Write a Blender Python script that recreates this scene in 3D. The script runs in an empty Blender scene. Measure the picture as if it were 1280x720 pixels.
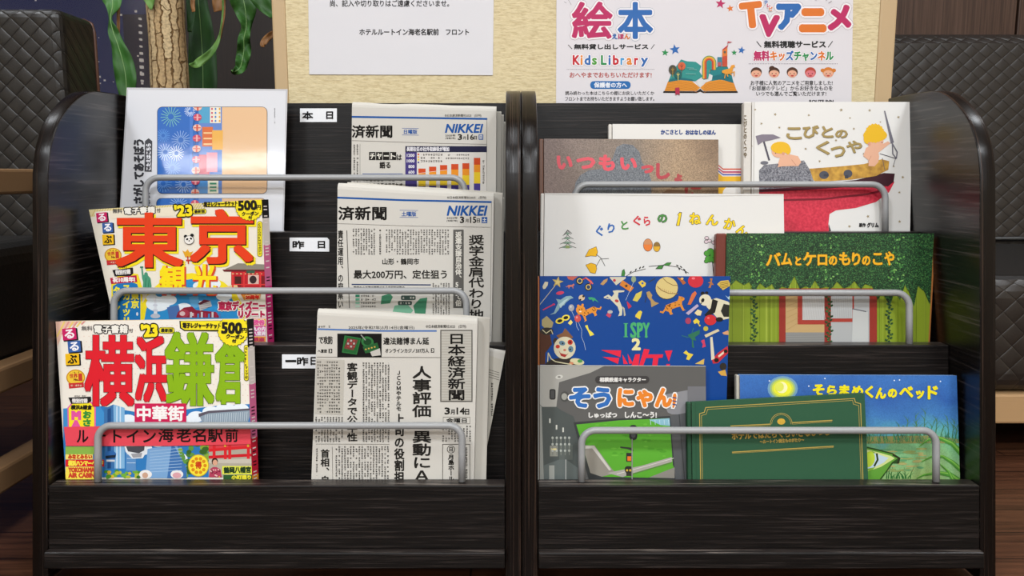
import bpy, bmesh, math, random
from mathutils import Vector, Matrix

# ------------------------------------------------------------------ camera, world, lamps, exposure
SC = bpy.context.scene
COL = SC.collection
F = 1000.0                       # focal length in pixels of the 1280 x 720 frame
TH = math.radians(8.0)           # the camera looks 8 degrees down
CT, ST = math.cos(TH), math.sin(TH)
HC = 0.478                       # camera height above the floor
CAM = Vector((0, 0, HC))

cam = bpy.data.cameras.new('camera')
cam.sensor_width = 36.0
cam.lens = 36.0 * F / 1280.0
cam.clip_start = 0.02
camo = bpy.data.objects.new('camera', cam)
COL.objects.link(camo)
camo.location = CAM
camo.rotation_euler = (math.radians(90) - TH, 0, 0)
SC.camera = camo

world = bpy.data.worlds.new('night_sky')
SC.world = world
world.use_nodes = True
world.node_tree.nodes['Background'].inputs[0].default_value = (0.018, 0.021, 0.055, 1)
world.node_tree.nodes['Background'].inputs[1].default_value = 1.0

SC.view_settings.view_transform = 'Standard'
SC.view_settings.look = 'None'
SC.view_settings.gamma = 1.0
SC.view_settings.use_curve_mapping = False
SC.view_settings.exposure = 0.0
SC.cycles.use_denoising = True

ROOM_X0, ROOM_X1, ROOM_Y0, ROOM_Y1, ROOM_H = -3.9, 2.9, -4.6, 2.45, 2.5

def area_lamp(name, x, y, sx, sy, power, colour=(0.92, 0.96, 1.0)):
    l = bpy.data.lights.new(name, 'AREA')
    l.shape = 'RECTANGLE'; l.size = sx; l.size_y = sy
    l.energy = power; l.color = colour
    o = bpy.data.objects.new(name, l)
    COL.objects.link(o)
    o.location = (x, y, ROOM_H - 0.02)
    return o

LAMPS = [(-1.3, -0.9, .45, .45, 52), (1.3, -0.9, .45, .45, 52), (0.0, -2.1, .6, .6, 84), (-2.3, -3.75, 2.9, .3, 58), (1.3, -3.75, 2.6, .3, 50),
         (0.0, 0.2, .45, .45, 13), (-1.7, 1.2, .45, .45, 16), (1.7, 1.2, .45, .45, 22)]
for lx, ly, sx, sy, lp in LAMPS:
    area_lamp('ceiling_lamp', lx, ly, sx, sy, lp)

# ------------------------------------------------------------------ helpers
def W(xc, yc, d):
    """camera right / up / depth -> world"""
    return Vector((xc, d * CT + yc * ST, HC - d * ST + yc * CT))

def P(px, py, d):
    return W((px - 640.0) / F * d, (360.0 - py) / F * d, d)

def YZ(d, yc):
    v = W(0, yc, d)
    return (v.y, v.z)

def lin(h, k=1.0):
    h = h.lstrip('#')
    out = []
    for i in (0, 2, 4):
        c = int(h[i:i + 2], 16) / 255.0
        c = c / 12.92 if c <= 0.04045 else ((c + 0.055) / 1.055) ** 2.4
        out.append(min(c * k, 0.9))
    return tuple(out) + (1.0,)

MATS = {}
def mat(name, col=None, rough=0.5, spec=0.5, metal=0.0, coat=0.0, emit=None):
    if name in MATS:
        return MATS[name]
    m = bpy.data.materials.new(name)
    m.use_nodes = True
    b = m.node_tree.nodes['Principled BSDF']
    if col is not None:
        b.inputs['Base Color'].default_value = lin(col) if isinstance(col, str) else tuple(col)[:3] + (1,)
    b.inputs['Roughness'].default_value = rough
    b.inputs['Specular IOR Level'].default_value = spec
    b.inputs['Metallic'].default_value = metal
    b.inputs['Coat Weight'].default_value = coat
    b.inputs['Coat Roughness'].default_value = 0.08
    if emit:
        b.inputs['Emission Color'].default_value = lin(emit[0])
        b.inputs['Emission Strength'].default_value = emit[1]
    MATS[name] = m
    return m

FIN = {'gloss': (0.36, 0.22, 0.0), 'matte': (0.6, 0.25, 0.0), 'news': (0.85, 0.1, 0.0), 'film': (0.4, 0.2, 0.9), 'sheet': (0.5, 0.3, 0.0)}
def ink(col, fin='gloss'):
    r, s, c = FIN[fin]
    n = 'ink_%s_%s' % (fin, col.lstrip('#'))
    if n in MATS:
        return MATS[n]
    m = mat(n, lin(col, 0.92), r, s, 0, c)
    if fin == 'film':
        add_bump(m, 26.0, 0.06, 0.003, coat=True)
    if fin == 'sheet':
        add_bump(m, 28.0, 0.10, 0.004)
    return m

def nd(m, kind, **kw):
    n = m.node_tree.nodes.new(kind)
    for k, v in kw.items():
        setattr(n, k, v)
    return n

def lk(m, a, b):
    m.node_tree.links.new(a, b)

def bsdf(m):
    return m.node_tree.nodes['Principled BSDF']

def add_bump(m, scale, strength, dist, coat=False, coord='Object', stretch=None):
    tc = nd(m, 'ShaderNodeTexCoord'); nz = nd(m, 'ShaderNodeTexNoise'); bp = nd(m, 'ShaderNodeBump')
    nz.inputs['Scale'].default_value = scale
    nz.inputs['Detail'].default_value = 3
    bp.inputs['Strength'].default_value = strength
    bp.inputs['Distance'].default_value = dist
    if stretch:
        mp = nd(m, 'ShaderNodeMapping'); mp.inputs['Scale'].default_value = stretch
        lk(m, tc.outputs[coord], mp.inputs[0]); lk(m, mp.outputs[0], nz.inputs[0])
    else:
        lk(m, tc.outputs[coord], nz.inputs[0])
    lk(m, nz.outputs[0], bp.inputs['Height'])
    if coat:
        lk(m, bp.outputs[0], bsdf(m).inputs['Coat Normal'])
    else:
        lk(m, bp.outputs[0], bsdf(m).inputs['Normal'])

def ramp(m, stops):
    r = nd(m, 'ShaderNodeValToRGB')
    e = r.color_ramp.elements
    while len(e) < len(stops):
        e.new(0.5)
    for i, (p, c) in enumerate(stops):
        e[i].position = p
        e[i].color = lin(c) if isinstance(c, str) else c
    return r

def tag(o, label=None, cat=None, group=None, kind=None):
    if label: o['label'] = label
    if cat: o['category'] = cat
    if group: o['group'] = group
    if kind: o['kind'] = kind
    return o

def empty(name, loc, label=None, cat=None, group=None, kind=None):
    o = bpy.data.objects.new(name, None)
    COL.objects.link(o)
    o.location = loc
    o.empty_display_size = 0.05
    return tag(o, label, cat, group, kind)

def root_loc(o):
    v = Vector((0, 0, 0))
    while o is not None:
        v += Vector(o.location)
        o = o.parent
    return v

def mk(name, V, Fc, mats, mi=None, parent=None, origin=None, smooth=False):
    """one mesh object from world-space vertices"""
    if not isinstance(mats, (list, tuple)):
        mats = [mats]
    V = [Vector(v) for v in V]
    if origin is None:
        if parent is not None:
            origin = root_loc(parent)
        else:
            zs = min(v.z for v in V)
            origin = Vector(((min(v.x for v in V) + max(v.x for v in V)) / 2, (min(v.y for v in V) + max(v.y for v in V)) / 2, zs))
    origin = Vector(origin)
    me = bpy.data.meshes.new(name)
    me.from_pydata([tuple(v - origin) for v in V], [], Fc)
    for m in mats:
        me.materials.append(m)
    if mi is not None:
        me.polygons.foreach_set('material_index', mi)
    if smooth:
        me.polygons.foreach_set('use_smooth', [True] * len(me.polygons))
    me.update()
    o = bpy.data.objects.new(name, me)
    COL.objects.link(o)
    if parent is not None:
        o.parent = parent
        o.location = origin - root_loc(parent)
    else:
        o.location = origin
    return o

def bevel(o, w, seg=2, angle=40):
    md = o.modifiers.new('soft_edges', 'BEVEL')
    md.width = w; md.segments = seg; md.limit_method = 'ANGLE'; md.angle_limit = math.radians(angle)
    return o

def prism(front, back):
    """closed solid between two matching outlines (front seen counter-clockwise)"""
    n = len(front)
    V = list(front) + list(back)
    Fc = [tuple(range(n)), tuple(range(2 * n - 1, n - 1, -1))]
    for i in range(n):
        j = (i + 1) % n
        Fc.append((i, i + n, j + n, j))
    return V, Fc

def xprofile(pts, x0, x1):
    """pts: (y, z) outline extruded from x0 to x1"""
    a = [Vector((x0, y, z)) for y, z in pts]
    b = [Vector((x1, y, z)) for y, z in pts]
    return prism(a, b)

def box(x0, x1, y0, y1, z0, z1):
    return xprofile([(y0, z0), (y0, z1), (y1, z1), (y1, z0)], x0, x1)

def fix_normals(o):
    bm = bmesh.new(); bm.from_mesh(o.data)
    bmesh.ops.recalc_face_normals(bm, faces=bm.faces)
    bm.to_mesh(o.data); bm.free()
    return o

def tube_path(pts, r, n=12, caps=True):
    V, Fc = [], []
    up = None
    m = len(pts)
    rr = r if isinstance(r, (list, tuple)) else [r] * m
    for i, p in enumerate(pts):
        t = (pts[min(i + 1, m - 1)] - pts[max(i - 1, 0)]).normalized()
        if up is None:
            a = Vector((0, 0, 1)) if abs(t.z) < 0.9 else Vector((0, 1, 0))
            up = t.cross(a).normalized()
        up = (up - t * up.dot(t)).normalized()
        bi = t.cross(up)
        for k in range(n):
            ang = 2 * math.pi * k / n
            V.append(p + (up * math.cos(ang) + bi * math.sin(ang)) * rr[i])
    for i in range(m - 1):
        for k in range(n):
            j = (k + 1) % n
            Fc.append((i * n + k, i * n + j, (i + 1) * n + j, (i + 1) * n + k))
    if caps:
        Fc.append(tuple(range(n - 1, -1, -1)))
        Fc.append(tuple(range((m - 1) * n, m * n)))
    return V, Fc

# ------------------------------------------------------------------ printing: flat art on a real plane
_GL = {}
def glyph(s):
    if s in _GL:
        return _GL[s]
    cu = bpy.data.curves.new('type', 'FONT')
    cu.body = s
    cu.resolution_u = 2
    o = bpy.data.objects.new('type', cu)
    COL.objects.link(o)
    dg = bpy.context.evaluated_depsgraph_get()
    me = bpy.data.meshes.new_from_object(o.evaluated_get(dg))
    V = [(v.co.x, v.co.y) for v in me.vertices]
    Fc = [tuple(p.vertices) for p in me.polygons]
    bpy.data.objects.remove(o); bpy.data.curves.remove(cu); bpy.data.meshes.remove(me)
    if not V:
        V, Fc = [(0, 0), (0.01, 0), (0, 0.01)], []
    xs = [v[0] for v in V]; ys = [v[1] for v in V]
    _GL[s] = (V, Fc, (min(xs), min(ys), max(xs), max(ys)))
    return _GL[s]

class Plane:
    """plane of a cover: photographed corner rays meet it at given depths"""
    def __init__(self, a, b, c):
        A, B, C = P(*a), P(*b), P(*c)
        self.o = A
        self.n = (B - A).cross(C - A).normalized()
        if self.n.dot(CAM - A) < 0:
            self.n = -self.n
    def pt(self, px, py, off=0.0):
        r = P(px, py, 1.0) - CAM
        o = self.o + self.n * off
        return CAM + r * ((o - CAM).dot(self.n) / r.dot(self.n))

def flat(d):
    return Plane((0, 0, d), (100, 0, d), (0, 100, d))

class Print:
    STEP = 0.0001
    def __init__(self, plane, fin='gloss', quad=None):
        self.pl = plane; self.fin = fin; self.quad = quad
        self.V = []; self.F = []; self.M = []; self.mats = []; self.L = 1
    def up(self, n=1):
        self.L += n
        return self
    def mi(self, col):
        m = ink(col, self.fin) if isinstance(col, str) else col
        if m not in self.mats:
            self.mats.append(m)
        return self.mats.index(m)
    def raw(self, pts, faces, col):
        base = len(self.V)
        off = self.L * self.STEP
        self.V += [self.pl.pt(x, y, off) for x, y in pts]
        k = self.mi(col)
        for f in faces:
            self.F.append(tuple(base + i for i in f)); self.M.append(k)
        return self
    def solid(self, V, Fc, col):
        base = len(self.V)
        self.V += V
        k = self.mi(col)
        for f in Fc:
            self.F.append(tuple(base + i for i in f)); self.M.append(k)
        return self
    def clip(self, pts, q):
        q = [Vector(p) for p in q]
        area = sum(q[i].x * q[(i + 1) % len(q)].y - q[(i + 1) % len(q)].x * q[i].y for i in range(len(q)))
        sgn = 1 if area > 0 else -1
        out = [Vector(p) for p in pts]
        for i in range(len(q)):
            a, b = q[i], q[(i + 1) % len(q)]
            def side(p):
                return sgn * ((b.x - a.x) * (p.y - a.y) - (b.y - a.y) * (p.x - a.x))
            res = []
            for k in range(len(out)):
                p, n = out[k], out[(k + 1) % len(out)]
                sp, sn = side(p), side(n)
                if sp >= 0: res.append(p)
                if (sp >= 0) != (sn >= 0):
                    t = sp / (sp - sn)
                    res.append(p + (n - p) * t)
            out = res
            if len(out) < 3:
                return []
        return [(p.x, p.y) for p in out]
    def poly(self, pts, col, clip=True):
        if clip and self.quad:
            pts = self.clip(pts, self.quad)
        if len(pts) >= 3:
            self.raw(pts, [tuple(range(len(pts)))], col)
        return self
    def rect(self, x0, y0, x1, y1, col, rot=0):
        pts = [(x0, y0), (x1, y0), (x1, y1), (x0, y1)]
        if rot:
            pts = self.rotp(pts, (x0 + x1) / 2, (y0 + y1) / 2, rot)
        return self.poly(pts, col)
    def rrect(self, x0, y0, x1, y1, r, col, rot=0):
        pts = []
        for cx, cy, a in ((x1 - r, y0 + r, -90), (x1 - r, y1 - r, 0), (x0 + r, y1 - r, 90), (x0 + r, y0 + r, 180)):
            for k in range(6):
                t = math.radians(a + 18 * k)
                pts.append((cx + r * math.cos(t), cy + r * math.sin(t)))
        if rot:
            pts = self.rotp(pts, (x0 + x1) / 2, (y0 + y1) / 2, rot)
        return self.poly(pts, col)
    @staticmethod
    def rotp(pts, cx, cy, deg):
        c, s = math.cos(math.radians(deg)), math.sin(math.radians(deg))
        return [(cx + (x - cx) * c - (y - cy) * s, cy + (x - cx) * s + (y - cy) * c) for x, y in pts]
    def ell(self, cx, cy, rx, ry, col, rot=0, n=20):
        pts = [(cx + rx * math.cos(2 * math.pi * k / n), cy + ry * math.sin(2 * math.pi * k / n)) for k in range(n)]
        if rot:
            pts = self.rotp(pts, cx, cy, rot)
        return self.poly(pts, col)
    def star(self, cx, cy, r, col, rot=0, n=5, k=0.42):
        pts = []
        for i in range(2 * n):
            a = math.radians(-90 + rot + i * 180.0 / n)
            q = r if i % 2 == 0 else r * k
            pts.append((cx + q * math.cos(a), cy + q * math.sin(a)))
        return self.poly(pts, col)
    def line(self, pts, w, col, closed=False):
        if closed:
            pts = list(pts) + [pts[0]]
        for (x0, y0), (x1, y1) in zip(pts[:-1], pts[1:]):
            l = math.hypot(x1 - x0, y1 - y0) or 1e-6
            nx, ny = -(y1 - y0) / l * w / 2, (x1 - x0) / l * w / 2
            ex, ey = (x1 - x0) / l * w * 0.25, (y1 - y0) / l * w * 0.25
            self.poly([(x0 + nx - ex, y0 + ny - ey), (x1 + nx + ex, y1 + ny + ey), (x1 - nx + ex, y1 - ny + ey), (x0 - nx - ex, y0 - ny - ey)], col)
        return self
    def taper(self, pts, w0, w1, col):
        n = len(pts)
        L, R = [], []
        for i, (x, y) in enumerate(pts):
            x0, y0 = pts[max(i - 1, 0)]; x1, y1 = pts[min(i + 1, n - 1)]
            l = math.hypot(x1 - x0, y1 - y0) or 1e-6
            w = (w0 + (w1 - w0) * i / (n - 1)) / 2
            nx, ny = -(y1 - y0) / l * w, (x1 - x0) / l * w
            L.append((x + nx, y + ny)); R.append((x - nx, y - ny))
        return self.poly(L + R[::-1], col)
    # ---- type
    def _put(self, V, Fc, fn, col, bold, out, outc, rot, cen):
        pts = [fn(x, y) for x, y in V]
        if rot:
            pts = self.rotp(pts, cen[0], cen[1], rot)
        if out:
            for o, c in (zip(out, outc) if isinstance(out, (list, tuple)) else ((out, outc),)):
                for k in range(12):
                    a = 2 * math.pi * k / 12
                    self.raw([(x + (o + bold) * math.cos(a), y + (o + bold) * math.sin(a)) for x, y in pts], Fc, c)
                self.up()
        sh = [(0, 0)]
        if bold:
            sh += [(bold * i, bold * j) for i, j in ((1, 1), (1, -1), (-1, -1), (-1, 1), (1, 0), (0, 1), (-1, 0), (0, -1))] if getattr(self, 'square', False) and bold > 2.5 else [(bold * math.cos(math.pi * k / 6), bold * math.sin(math.pi * k / 6)) for k in range(12)]
        for dx, dy in sh:
            self.raw([(x + dx, y + dy) for x, y in pts], Fc, col)
    def text(self, s, x0, y0, x1, y1, col, bold=0.0, out=None, outc=None, rot=0, shear=0.0):
        """fit the ink of s into a box; col may be a list, one colour per character"""
        if isinstance(col, (list, tuple)):
            return self.chars(s, x0, y0, x1, y1, col, bold, out, outc, rot)
        V, Fc, (a, b, c, d) = glyph(s)
        sx, sy = (x1 - x0) / max(c - a, 1e-4), (y1 - y0) / max(d - b, 1e-4)
        fn = lambda x, y: (x0 + (x - a) * sx + shear * (y - b) * sy, y1 - (y - b) * sy)
        self._put(V, Fc, fn, col, bold, out, outc, rot, ((x0 + x1) / 2, (y0 + y1) / 2))
        return self
    def em(self, ch, x0, y0, x1, y1, col, bold=0.0, out=None, outc=None, rot=0, turn=0):
        """one character set in its em square"""
        V, Fc, bb = glyph(ch)
        def fn(x, y):
            u, v = x, 0.88 - y
            if turn == 90: u, v = 1 - v, u
            elif turn == -90: u, v = v, 1 - u
            return (x0 + u * (x1 - x0), y0 + v * (y1 - y0))
        self._put(V, Fc, fn, col, bold, out, outc, rot, ((x0 + x1) / 2, (y0 + y1) / 2))
    def chars(self, s, x0, y0, x1, y1, cols, bold=0.0, out=None, outc=None, rot=0):
        w = (x1 - x0) / len(s)
        L0 = self.L
        for i, ch in enumerate(s):
            self.L = L0
            self.em(ch, x0 + i * w, y0, x0 + (i + 1) * w, y1, cols[i % len(cols)], bold, out, outc, rot)
        return self
    def vtext(self, s, x0, y0, x1, y1, col, bold=0.0, out=None, outc=None):
        h = (y1 - y0) / len(s)
        L0 = self.L
        for i, ch in enumerate(s):
            if ch == ' ': continue
            self.L = L0
            ya, yb = y0 + i * h, y0 + (i + 1) * h
            if ch in '、。':
                self.em(ch, x0 + (x1 - x0) * 0.6, ya - h * 0.55, x1 + (x1 - x0) * 0.6, yb - h * 0.55, col, bold)
            else:
                self.em(ch, x0, ya, x1, yb, col, bold, out, outc, 0, 90 if ch in 'ー〜～' else 0)
        return self
    def rtext(self, s, x0, y0, x1, y1, col, bold=0.0):
        """reads upward, characters turned a quarter to the left"""
        h = (y1 - y0) / len(s)
        for i, ch in enumerate(s):
            self.em(ch, x0, y1 - (i + 1) * h, x1, y1 - i * h, col, bold, turn=-90)
        return self
    def fine(self, x0, y0, x1, y1, col, size=4.0, gap=1.3, vertical=True, seed=1, fill=0.93):
        """body type too small to read: broken strokes in columns or lines"""
        rnd = random.Random(seed * 7919 + int(x0 * 13 + y0 * 7))
        pts, fs = [], []
        def q(a, b, c, d):
            k = len(pts)
            pts.extend([(a, b), (c, b), (c, d), (a, d)]); fs.append((k, k + 1, k + 2, k + 3))
        pitch = size * gap
        nx = max(1, int((x1 - x0) / (pitch if vertical else size)))
        ny = max(1, int((y1 - y0) / (size if vertical else pitch)))
        px_ = (x1 - x0) / nx; py_ = (y1 - y0) / ny
        for i in range(nx):
            for j in range(ny):
                if rnd.random() > fill: continue
                cx, cy = x0 + (i + .5) * px_, y0 + (j + .5) * py_
                s = size * 0.42; w = size * 0.085
                kind = rnd.random()
                if kind < 0.12:
                    q(cx - s * .3, cy - s * .3, cx + s * .2, cy - s * .3 + w * 2)
                    continue
                q(cx - s, cy - s * rnd.uniform(.2, .9), cx + s, cy - s * rnd.uniform(.2, .9) + w * 2) if False else None
                y_ = cy - s * rnd.uniform(.2, .9); q(cx - s, y_, cx + s, y_ + w * 2)
                x_ = cx + s * rnd.uniform(-.7, .5); q(x_, cy - s, x_ + w * 2, cy + s)
                y_ = cy + s * rnd.uniform(.1, .8); q(cx - s * .8, y_, cx + s * .8, y_ + w * 2)
                if kind > 0.6:
                    x_ = cx + s * rnd.uniform(-.8, .7); q(x_, cy - s * .6, x_ + w * 2, cy + s * .9)
        if pts:
            self.raw(pts, fs, col)
        return self
    def build(self, name, parent=None, base=None):
        return mk(name, self.V, self.F, self.mats, self.M, parent)

def slab(pl, quad, t, off=0.0):
    """solid sheet: front face on the plane (offset off toward the viewer), t thick"""
    f = [pl.pt(x, y, off) for x, y in quad]
    b = [p - pl.n * t for p in f]
    return prism(f[::-1], b[::-1])

def floor_py(yc, d):
    return 360.0 - yc * 1000.0 / d

def ext(a, b, y):
    t = (y - a[1]) / (b[1] - a[1])
    return (a[0] + (b[0] - a[0]) * t, y)
# ------------------------------------------------------------------ materials of the place
def wood_black(name, stretch, lo='#050303', hi='#2e2725', rough=0.45, bump=0.35, spec=0.2):
    m = mat(name, '#110c0b', rough, spec)
    tc = nd(m, 'ShaderNodeTexCoord'); mp = nd(m, 'ShaderNodeMapping'); mp.inputs['Scale'].default_value = stretch
    nz = nd(m, 'ShaderNodeTexNoise'); nz.inputs['Scale'].default_value = 1.0; nz.inputs['Detail'].default_value = 4; nz.inputs['Roughness'].default_value = 0.6
    nz.inputs['Distortion'].default_value = 0.35
    r = ramp(m, [(0.42, lo), (0.55, '#0e0a09'), (0.66, hi)])
    bp = nd(m, 'ShaderNodeBump'); bp.inputs['Strength'].default_value = bump; bp.inputs['Distance'].default_value = 0.0006
    lk(m, tc.outputs['Object'], mp.inputs[0]); lk(m, mp.outputs[0], nz.inputs[0])
    lk(m, nz.outputs[0], r.inputs[0]); lk(m, r.outputs[0], bsdf(m).inputs['Base Color'])
    lk(m, nz.outputs[0], bp.inputs['Height']); lk(m, bp.outputs[0], bsdf(m).inputs['Normal'])
    return m

WOOD_X = wood_black('black_brown_board', (11, 480, 480), hi='#282220')
LEDGE = wood_black('black_brown_ledge_sheen', (7, 300, 300), lo='#2a2320', hi='#6e645d', rough=0.34, bump=0.2, spec=0.6)  # paler than the boards: light reflected off their tops, put into the colour
WOOD_SIDE = wood_black('black_brown_side', (200, 8, 260), rough=0.30, bump=0.25, spec=0.55, hi='#3a3433')
WOOD_EDGE = wood_black('black_brown_edge_band', (520, 3, 3), lo='#110b08', hi='#3a2c24', rough=0.27, bump=0.5)
WIRE = mat('grey_painted_wire', '#8f9091', 0.33, 0.5, 0.0)

def weave(name, base, s):
    """basket weave leather, strips crossing at 45 degrees"""
    m = mat(name, base, 0.42, 0.5)
    tc = nd(m, 'ShaderNodeTexCoord'); sp = nd(m, 'ShaderNodeSeparateXYZ')
    lk(m, tc.outputs['Object'], sp.inputs[0])
    def mth(op, a, b=None, c=None):
        n = nd(m, 'ShaderNodeMath', operation=op)
        for i, v in enumerate((a, b, c)):
            if v is None: continue
            if isinstance(v, (int, float)): n.inputs[i].default_value = v
            else: lk(m, v, n.inputs[i])
        return n.outputs[0]
    k = 0.7071 / s
    yz = mth('ADD', sp.outputs['Z'], mth('MULTIPLY', sp.outputs['Y'], 1.0))
    u = mth('MULTIPLY', mth('ADD', sp.outputs['X'], yz), k)
    v = mth('MULTIPLY', mth('SUBTRACT', sp.outputs['X'], yz), k)
    fu, fv = mth('FLOORED_MODULO', u, 1.0), mth('FLOORED_MODULO', v, 1.0)
    ck = mth('FLOORED_MODULO', mth('ADD', mth('FLOOR', u), mth('FLOOR', v)), 2.0)
    su = mth('SINE', mth('MULTIPLY', fu, math.pi)); sv = mth('SINE', mth('MULTIPLY', fv, math.pi))
    along = mth('ADD', mth('MULTIPLY', su, ck), mth('MULTIPLY', sv, mth('SUBTRACT', 1.0, ck)))
    across = mth('ADD', mth('MULTIPLY', sv, ck), mth('MULTIPLY', su, mth('SUBTRACT', 1.0, ck)))
    h = mth('MULTIPLY', mth('POWER', along, 0.3), mth('POWER', across, 0.12))
    nz = nd(m, 'ShaderNodeTexNoise'); nz.inputs['Scale'].default_value = 400
    lk(m, tc.outputs['Object'], nz.inputs[0])
    hh = mth('ADD', h, mth('MULTIPLY', nz.outputs[0], 0.12))
    bp = nd(m, 'ShaderNodeBump'); bp.inputs['Strength'].default_value = 0.9; bp.inputs['Distance'].default_value = s * 0.09
    lk(m, hh, bp.inputs['Height']); lk(m, bp.outputs[0], bsdf(m).inputs['Normal'])
    return m

LEATHER_WEAVE = weave('black_woven_leather', '#1a1715', 0.021)
SOFA_WEAVE = weave('black_woven_leather_wide', '#241e1a', 0.027)
LEATHER = mat('black_leather', '#151312', 0.42, 0.5)
add_bump(LEATHER, 160, 0.25, 0.002)
CHAIR_WOOD = mat('tan_chair_wood', '#8a6a4a', 0.45)
PALE_WOOD = mat('pale_beech', '#b8946a', 0.45)
for mm in (CHAIR_WOOD, PALE_WOOD):
    add_bump(mm, 30, 0.1, 0.001, stretch=(1, 12, 12))

def wallpaper(name, col):
    m = mat(name, col, 0.75, 0.2)
    tc = nd(m, 'ShaderNodeTexCoord'); mp = nd(m, 'ShaderNodeMapping'); mp.inputs['Scale'].default_value = (130, 130, 420)
    nz = nd(m, 'ShaderNodeTexNoise'); nz.inputs['Scale'].default_value = 1; nz.inputs['Detail'].default_value = 4
    r = ramp(m, [(0.3, '#bfae88'), (0.5, col), (0.75, '#d9cba6')])
    bp = nd(m, 'ShaderNodeBump'); bp.inputs['Strength'].default_value = 0.6; bp.inputs['Distance'].default_value = 0.0012
    lk(m, tc.outputs['Object'], mp.inputs[0]); lk(m, mp.outputs[0], nz.inputs[0]); lk(m, nz.outputs[0], r.inputs[0])
    lk(m, r.outputs[0], bsdf(m).inputs['Base Color']); lk(m, nz.outputs[0], bp.inputs['Height']); lk(m, bp.outputs[0], bsdf(m).inputs['Normal'])
    return m

def brown_panel(name, a, b, c, stretch):
    m = mat(name, b, 0.5, 0.4)
    tc = nd(m, 'ShaderNodeTexCoord'); mp = nd(m, 'ShaderNodeMapping'); mp.inputs['Scale'].default_value = stretch
    nz = nd(m, 'ShaderNodeTexNoise'); nz.inputs['Scale'].default_value = 1; nz.inputs['Detail'].default_value = 5
    r = ramp(m, [(0.3, a), (0.5, b), (0.72, c)])
    lk(m, tc.outputs['Object'], mp.inputs[0]); lk(m, mp.outputs[0], nz.inputs[0]); lk(m, nz.outputs[0], r.inputs[0])
    lk(m, r.outputs[0], bsdf(m).inputs['Base Color'])
    return m

PAPER_WALL = wallpaper('cream_woven_wallpaper', '#cfc09a')
STRIP = mat('tan_smooth_strip', '#b89e78', 0.5)
PANEL = brown_panel('brown_wood_panelling', '#3a2820', '#4d372c', '#5e463a', (260, 260, 5))
DARK_PANEL = brown_panel('dark_brown_panelling', '#170c0a', '#1e1210', '#281a17', (300, 300, 8))
PLASTER = mat('warm_plaster', '#c9bda6', 0.85)
CEIL = mat('white_ceiling', '#e2dccd', 0.9)

def floor_mat():
    m = mat('dark_red_brown_planks', '#3a2116', 0.35, 0.4)
    tc = nd(m, 'ShaderNodeTexCoord')
    br = nd(m, 'ShaderNodeTexBrick'); br.inputs['Scale'].default_value = 1.0
    br.inputs['Brick Width'].default_value = 0.9; br.inputs['Row Height'].default_value = 0.075
    br.inputs['Mortar Size'].default_value = 0.0012
    br.inputs['Color1'].default_value = lin('#6d4630'); br.inputs['Color2'].default_value = lin('#573525'); br.inputs['Mortar'].default_value = lin('#160d0a')
    mp = nd(m, 'ShaderNodeMapping'); mp.inputs['Scale'].default_value = (6, 110, 1)
    nz = nd(m, 'ShaderNodeTexNoise'); nz.inputs['Scale'].default_value = 1; nz.inputs['Detail'].default_value = 5; nz.inputs['Distortion'].default_value = 0.8
    r = ramp(m, [(0.3, '#5a5a5a'), (0.7, '#ffffff')])
    mx = nd(m, 'ShaderNodeMix', data_type='RGBA', blend_type='MULTIPLY'); mx.inputs[0].default_value = 0.8
    lk(m, tc.outputs['Object'], br.inputs[0]); lk(m, tc.outputs['Object'], mp.inputs[0]); lk(m, mp.outputs[0], nz.inputs[0]); lk(m, nz.outputs[0], r.inputs[0])
    lk(m, br.outputs[0], mx.inputs[6]); lk(m, r.outputs[0], mx.inputs[7]); lk(m, mx.outputs[2], bsdf(m).inputs['Base Color'])
    return m
FLOOR = floor_mat()

# ------------------------------------------------------------------ the room
def struct(name, V, Fc, m, parent=None):
    o = mk(name, V, Fc, m, parent=parent)
    fix_normals(o)
    if parent is None: tag(o, kind='structure')
    return o

E_ = 0.1
struct('floor', *box(ROOM_X0 - E_, ROOM_X1 + E_, ROOM_Y0 - E_, ROOM_Y1 + E_, -0.1, 0), FLOOR)
struct('ceiling', *box(ROOM_X0 - E_, ROOM_X1 + E_, ROOM_Y0 - E_, ROOM_Y1 + E_, ROOM_H, ROOM_H + 0.1), CEIL)
struct('wall_left', *box(ROOM_X0 - E_, ROOM_X0, ROOM_Y0, ROOM_Y1, 0, ROOM_H), PLASTER)
struct('wall_right', *box(ROOM_X1, ROOM_X1 + E_, ROOM_Y0, ROOM_Y1, 0, ROOM_H), PLASTER)
struct('wall_front', *box(ROOM_X0, ROOM_X1, ROOM_Y0 - E_, ROOM_Y0, 0, ROOM_H), PLASTER)
# back wall: brown panelling on the right, window opening on the left
WX0, WX1, WZ0, WZ1 = -2.6, -1.0, 0.42, 2.2
V, Fc = [], []
for b in (box(ROOM_X0, WX0, ROOM_Y1, ROOM_Y1 + E_, 0, ROOM_H), box(WX0, WX1, ROOM_Y1, ROOM_Y1 + E_, 0, WZ0),
          box(WX0, WX1, ROOM_Y1, ROOM_Y1 + E_, WZ1, ROOM_H), box(WX1, 0.2, ROOM_Y1, ROOM_Y1 + E_, 0, ROOM_H)):
    k = len(V); V += b[0]; Fc += [tuple(i + k for i in f) for f in b[1]]
struct('wall_back', V, Fc, DARK_PANEL)
for i, (a, b) in enumerate(((0.2, 1.4765), (1.4825, ROOM_X1))):
    bevel(struct('trim_%d' % (i + 1), *box(a, b, ROOM_Y1 - 0.02, ROOM_Y1, 0.0, ROOM_H), PANEL), 0.003)
struct('trim_3', *box(0.2, ROOM_X1, ROOM_Y1, ROOM_Y1 + E_, 0, ROOM_H), DARK_PANEL)
GLASS = mat('window_glass', '#ffffff', 0.0)
nt = GLASS.node_tree
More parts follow.
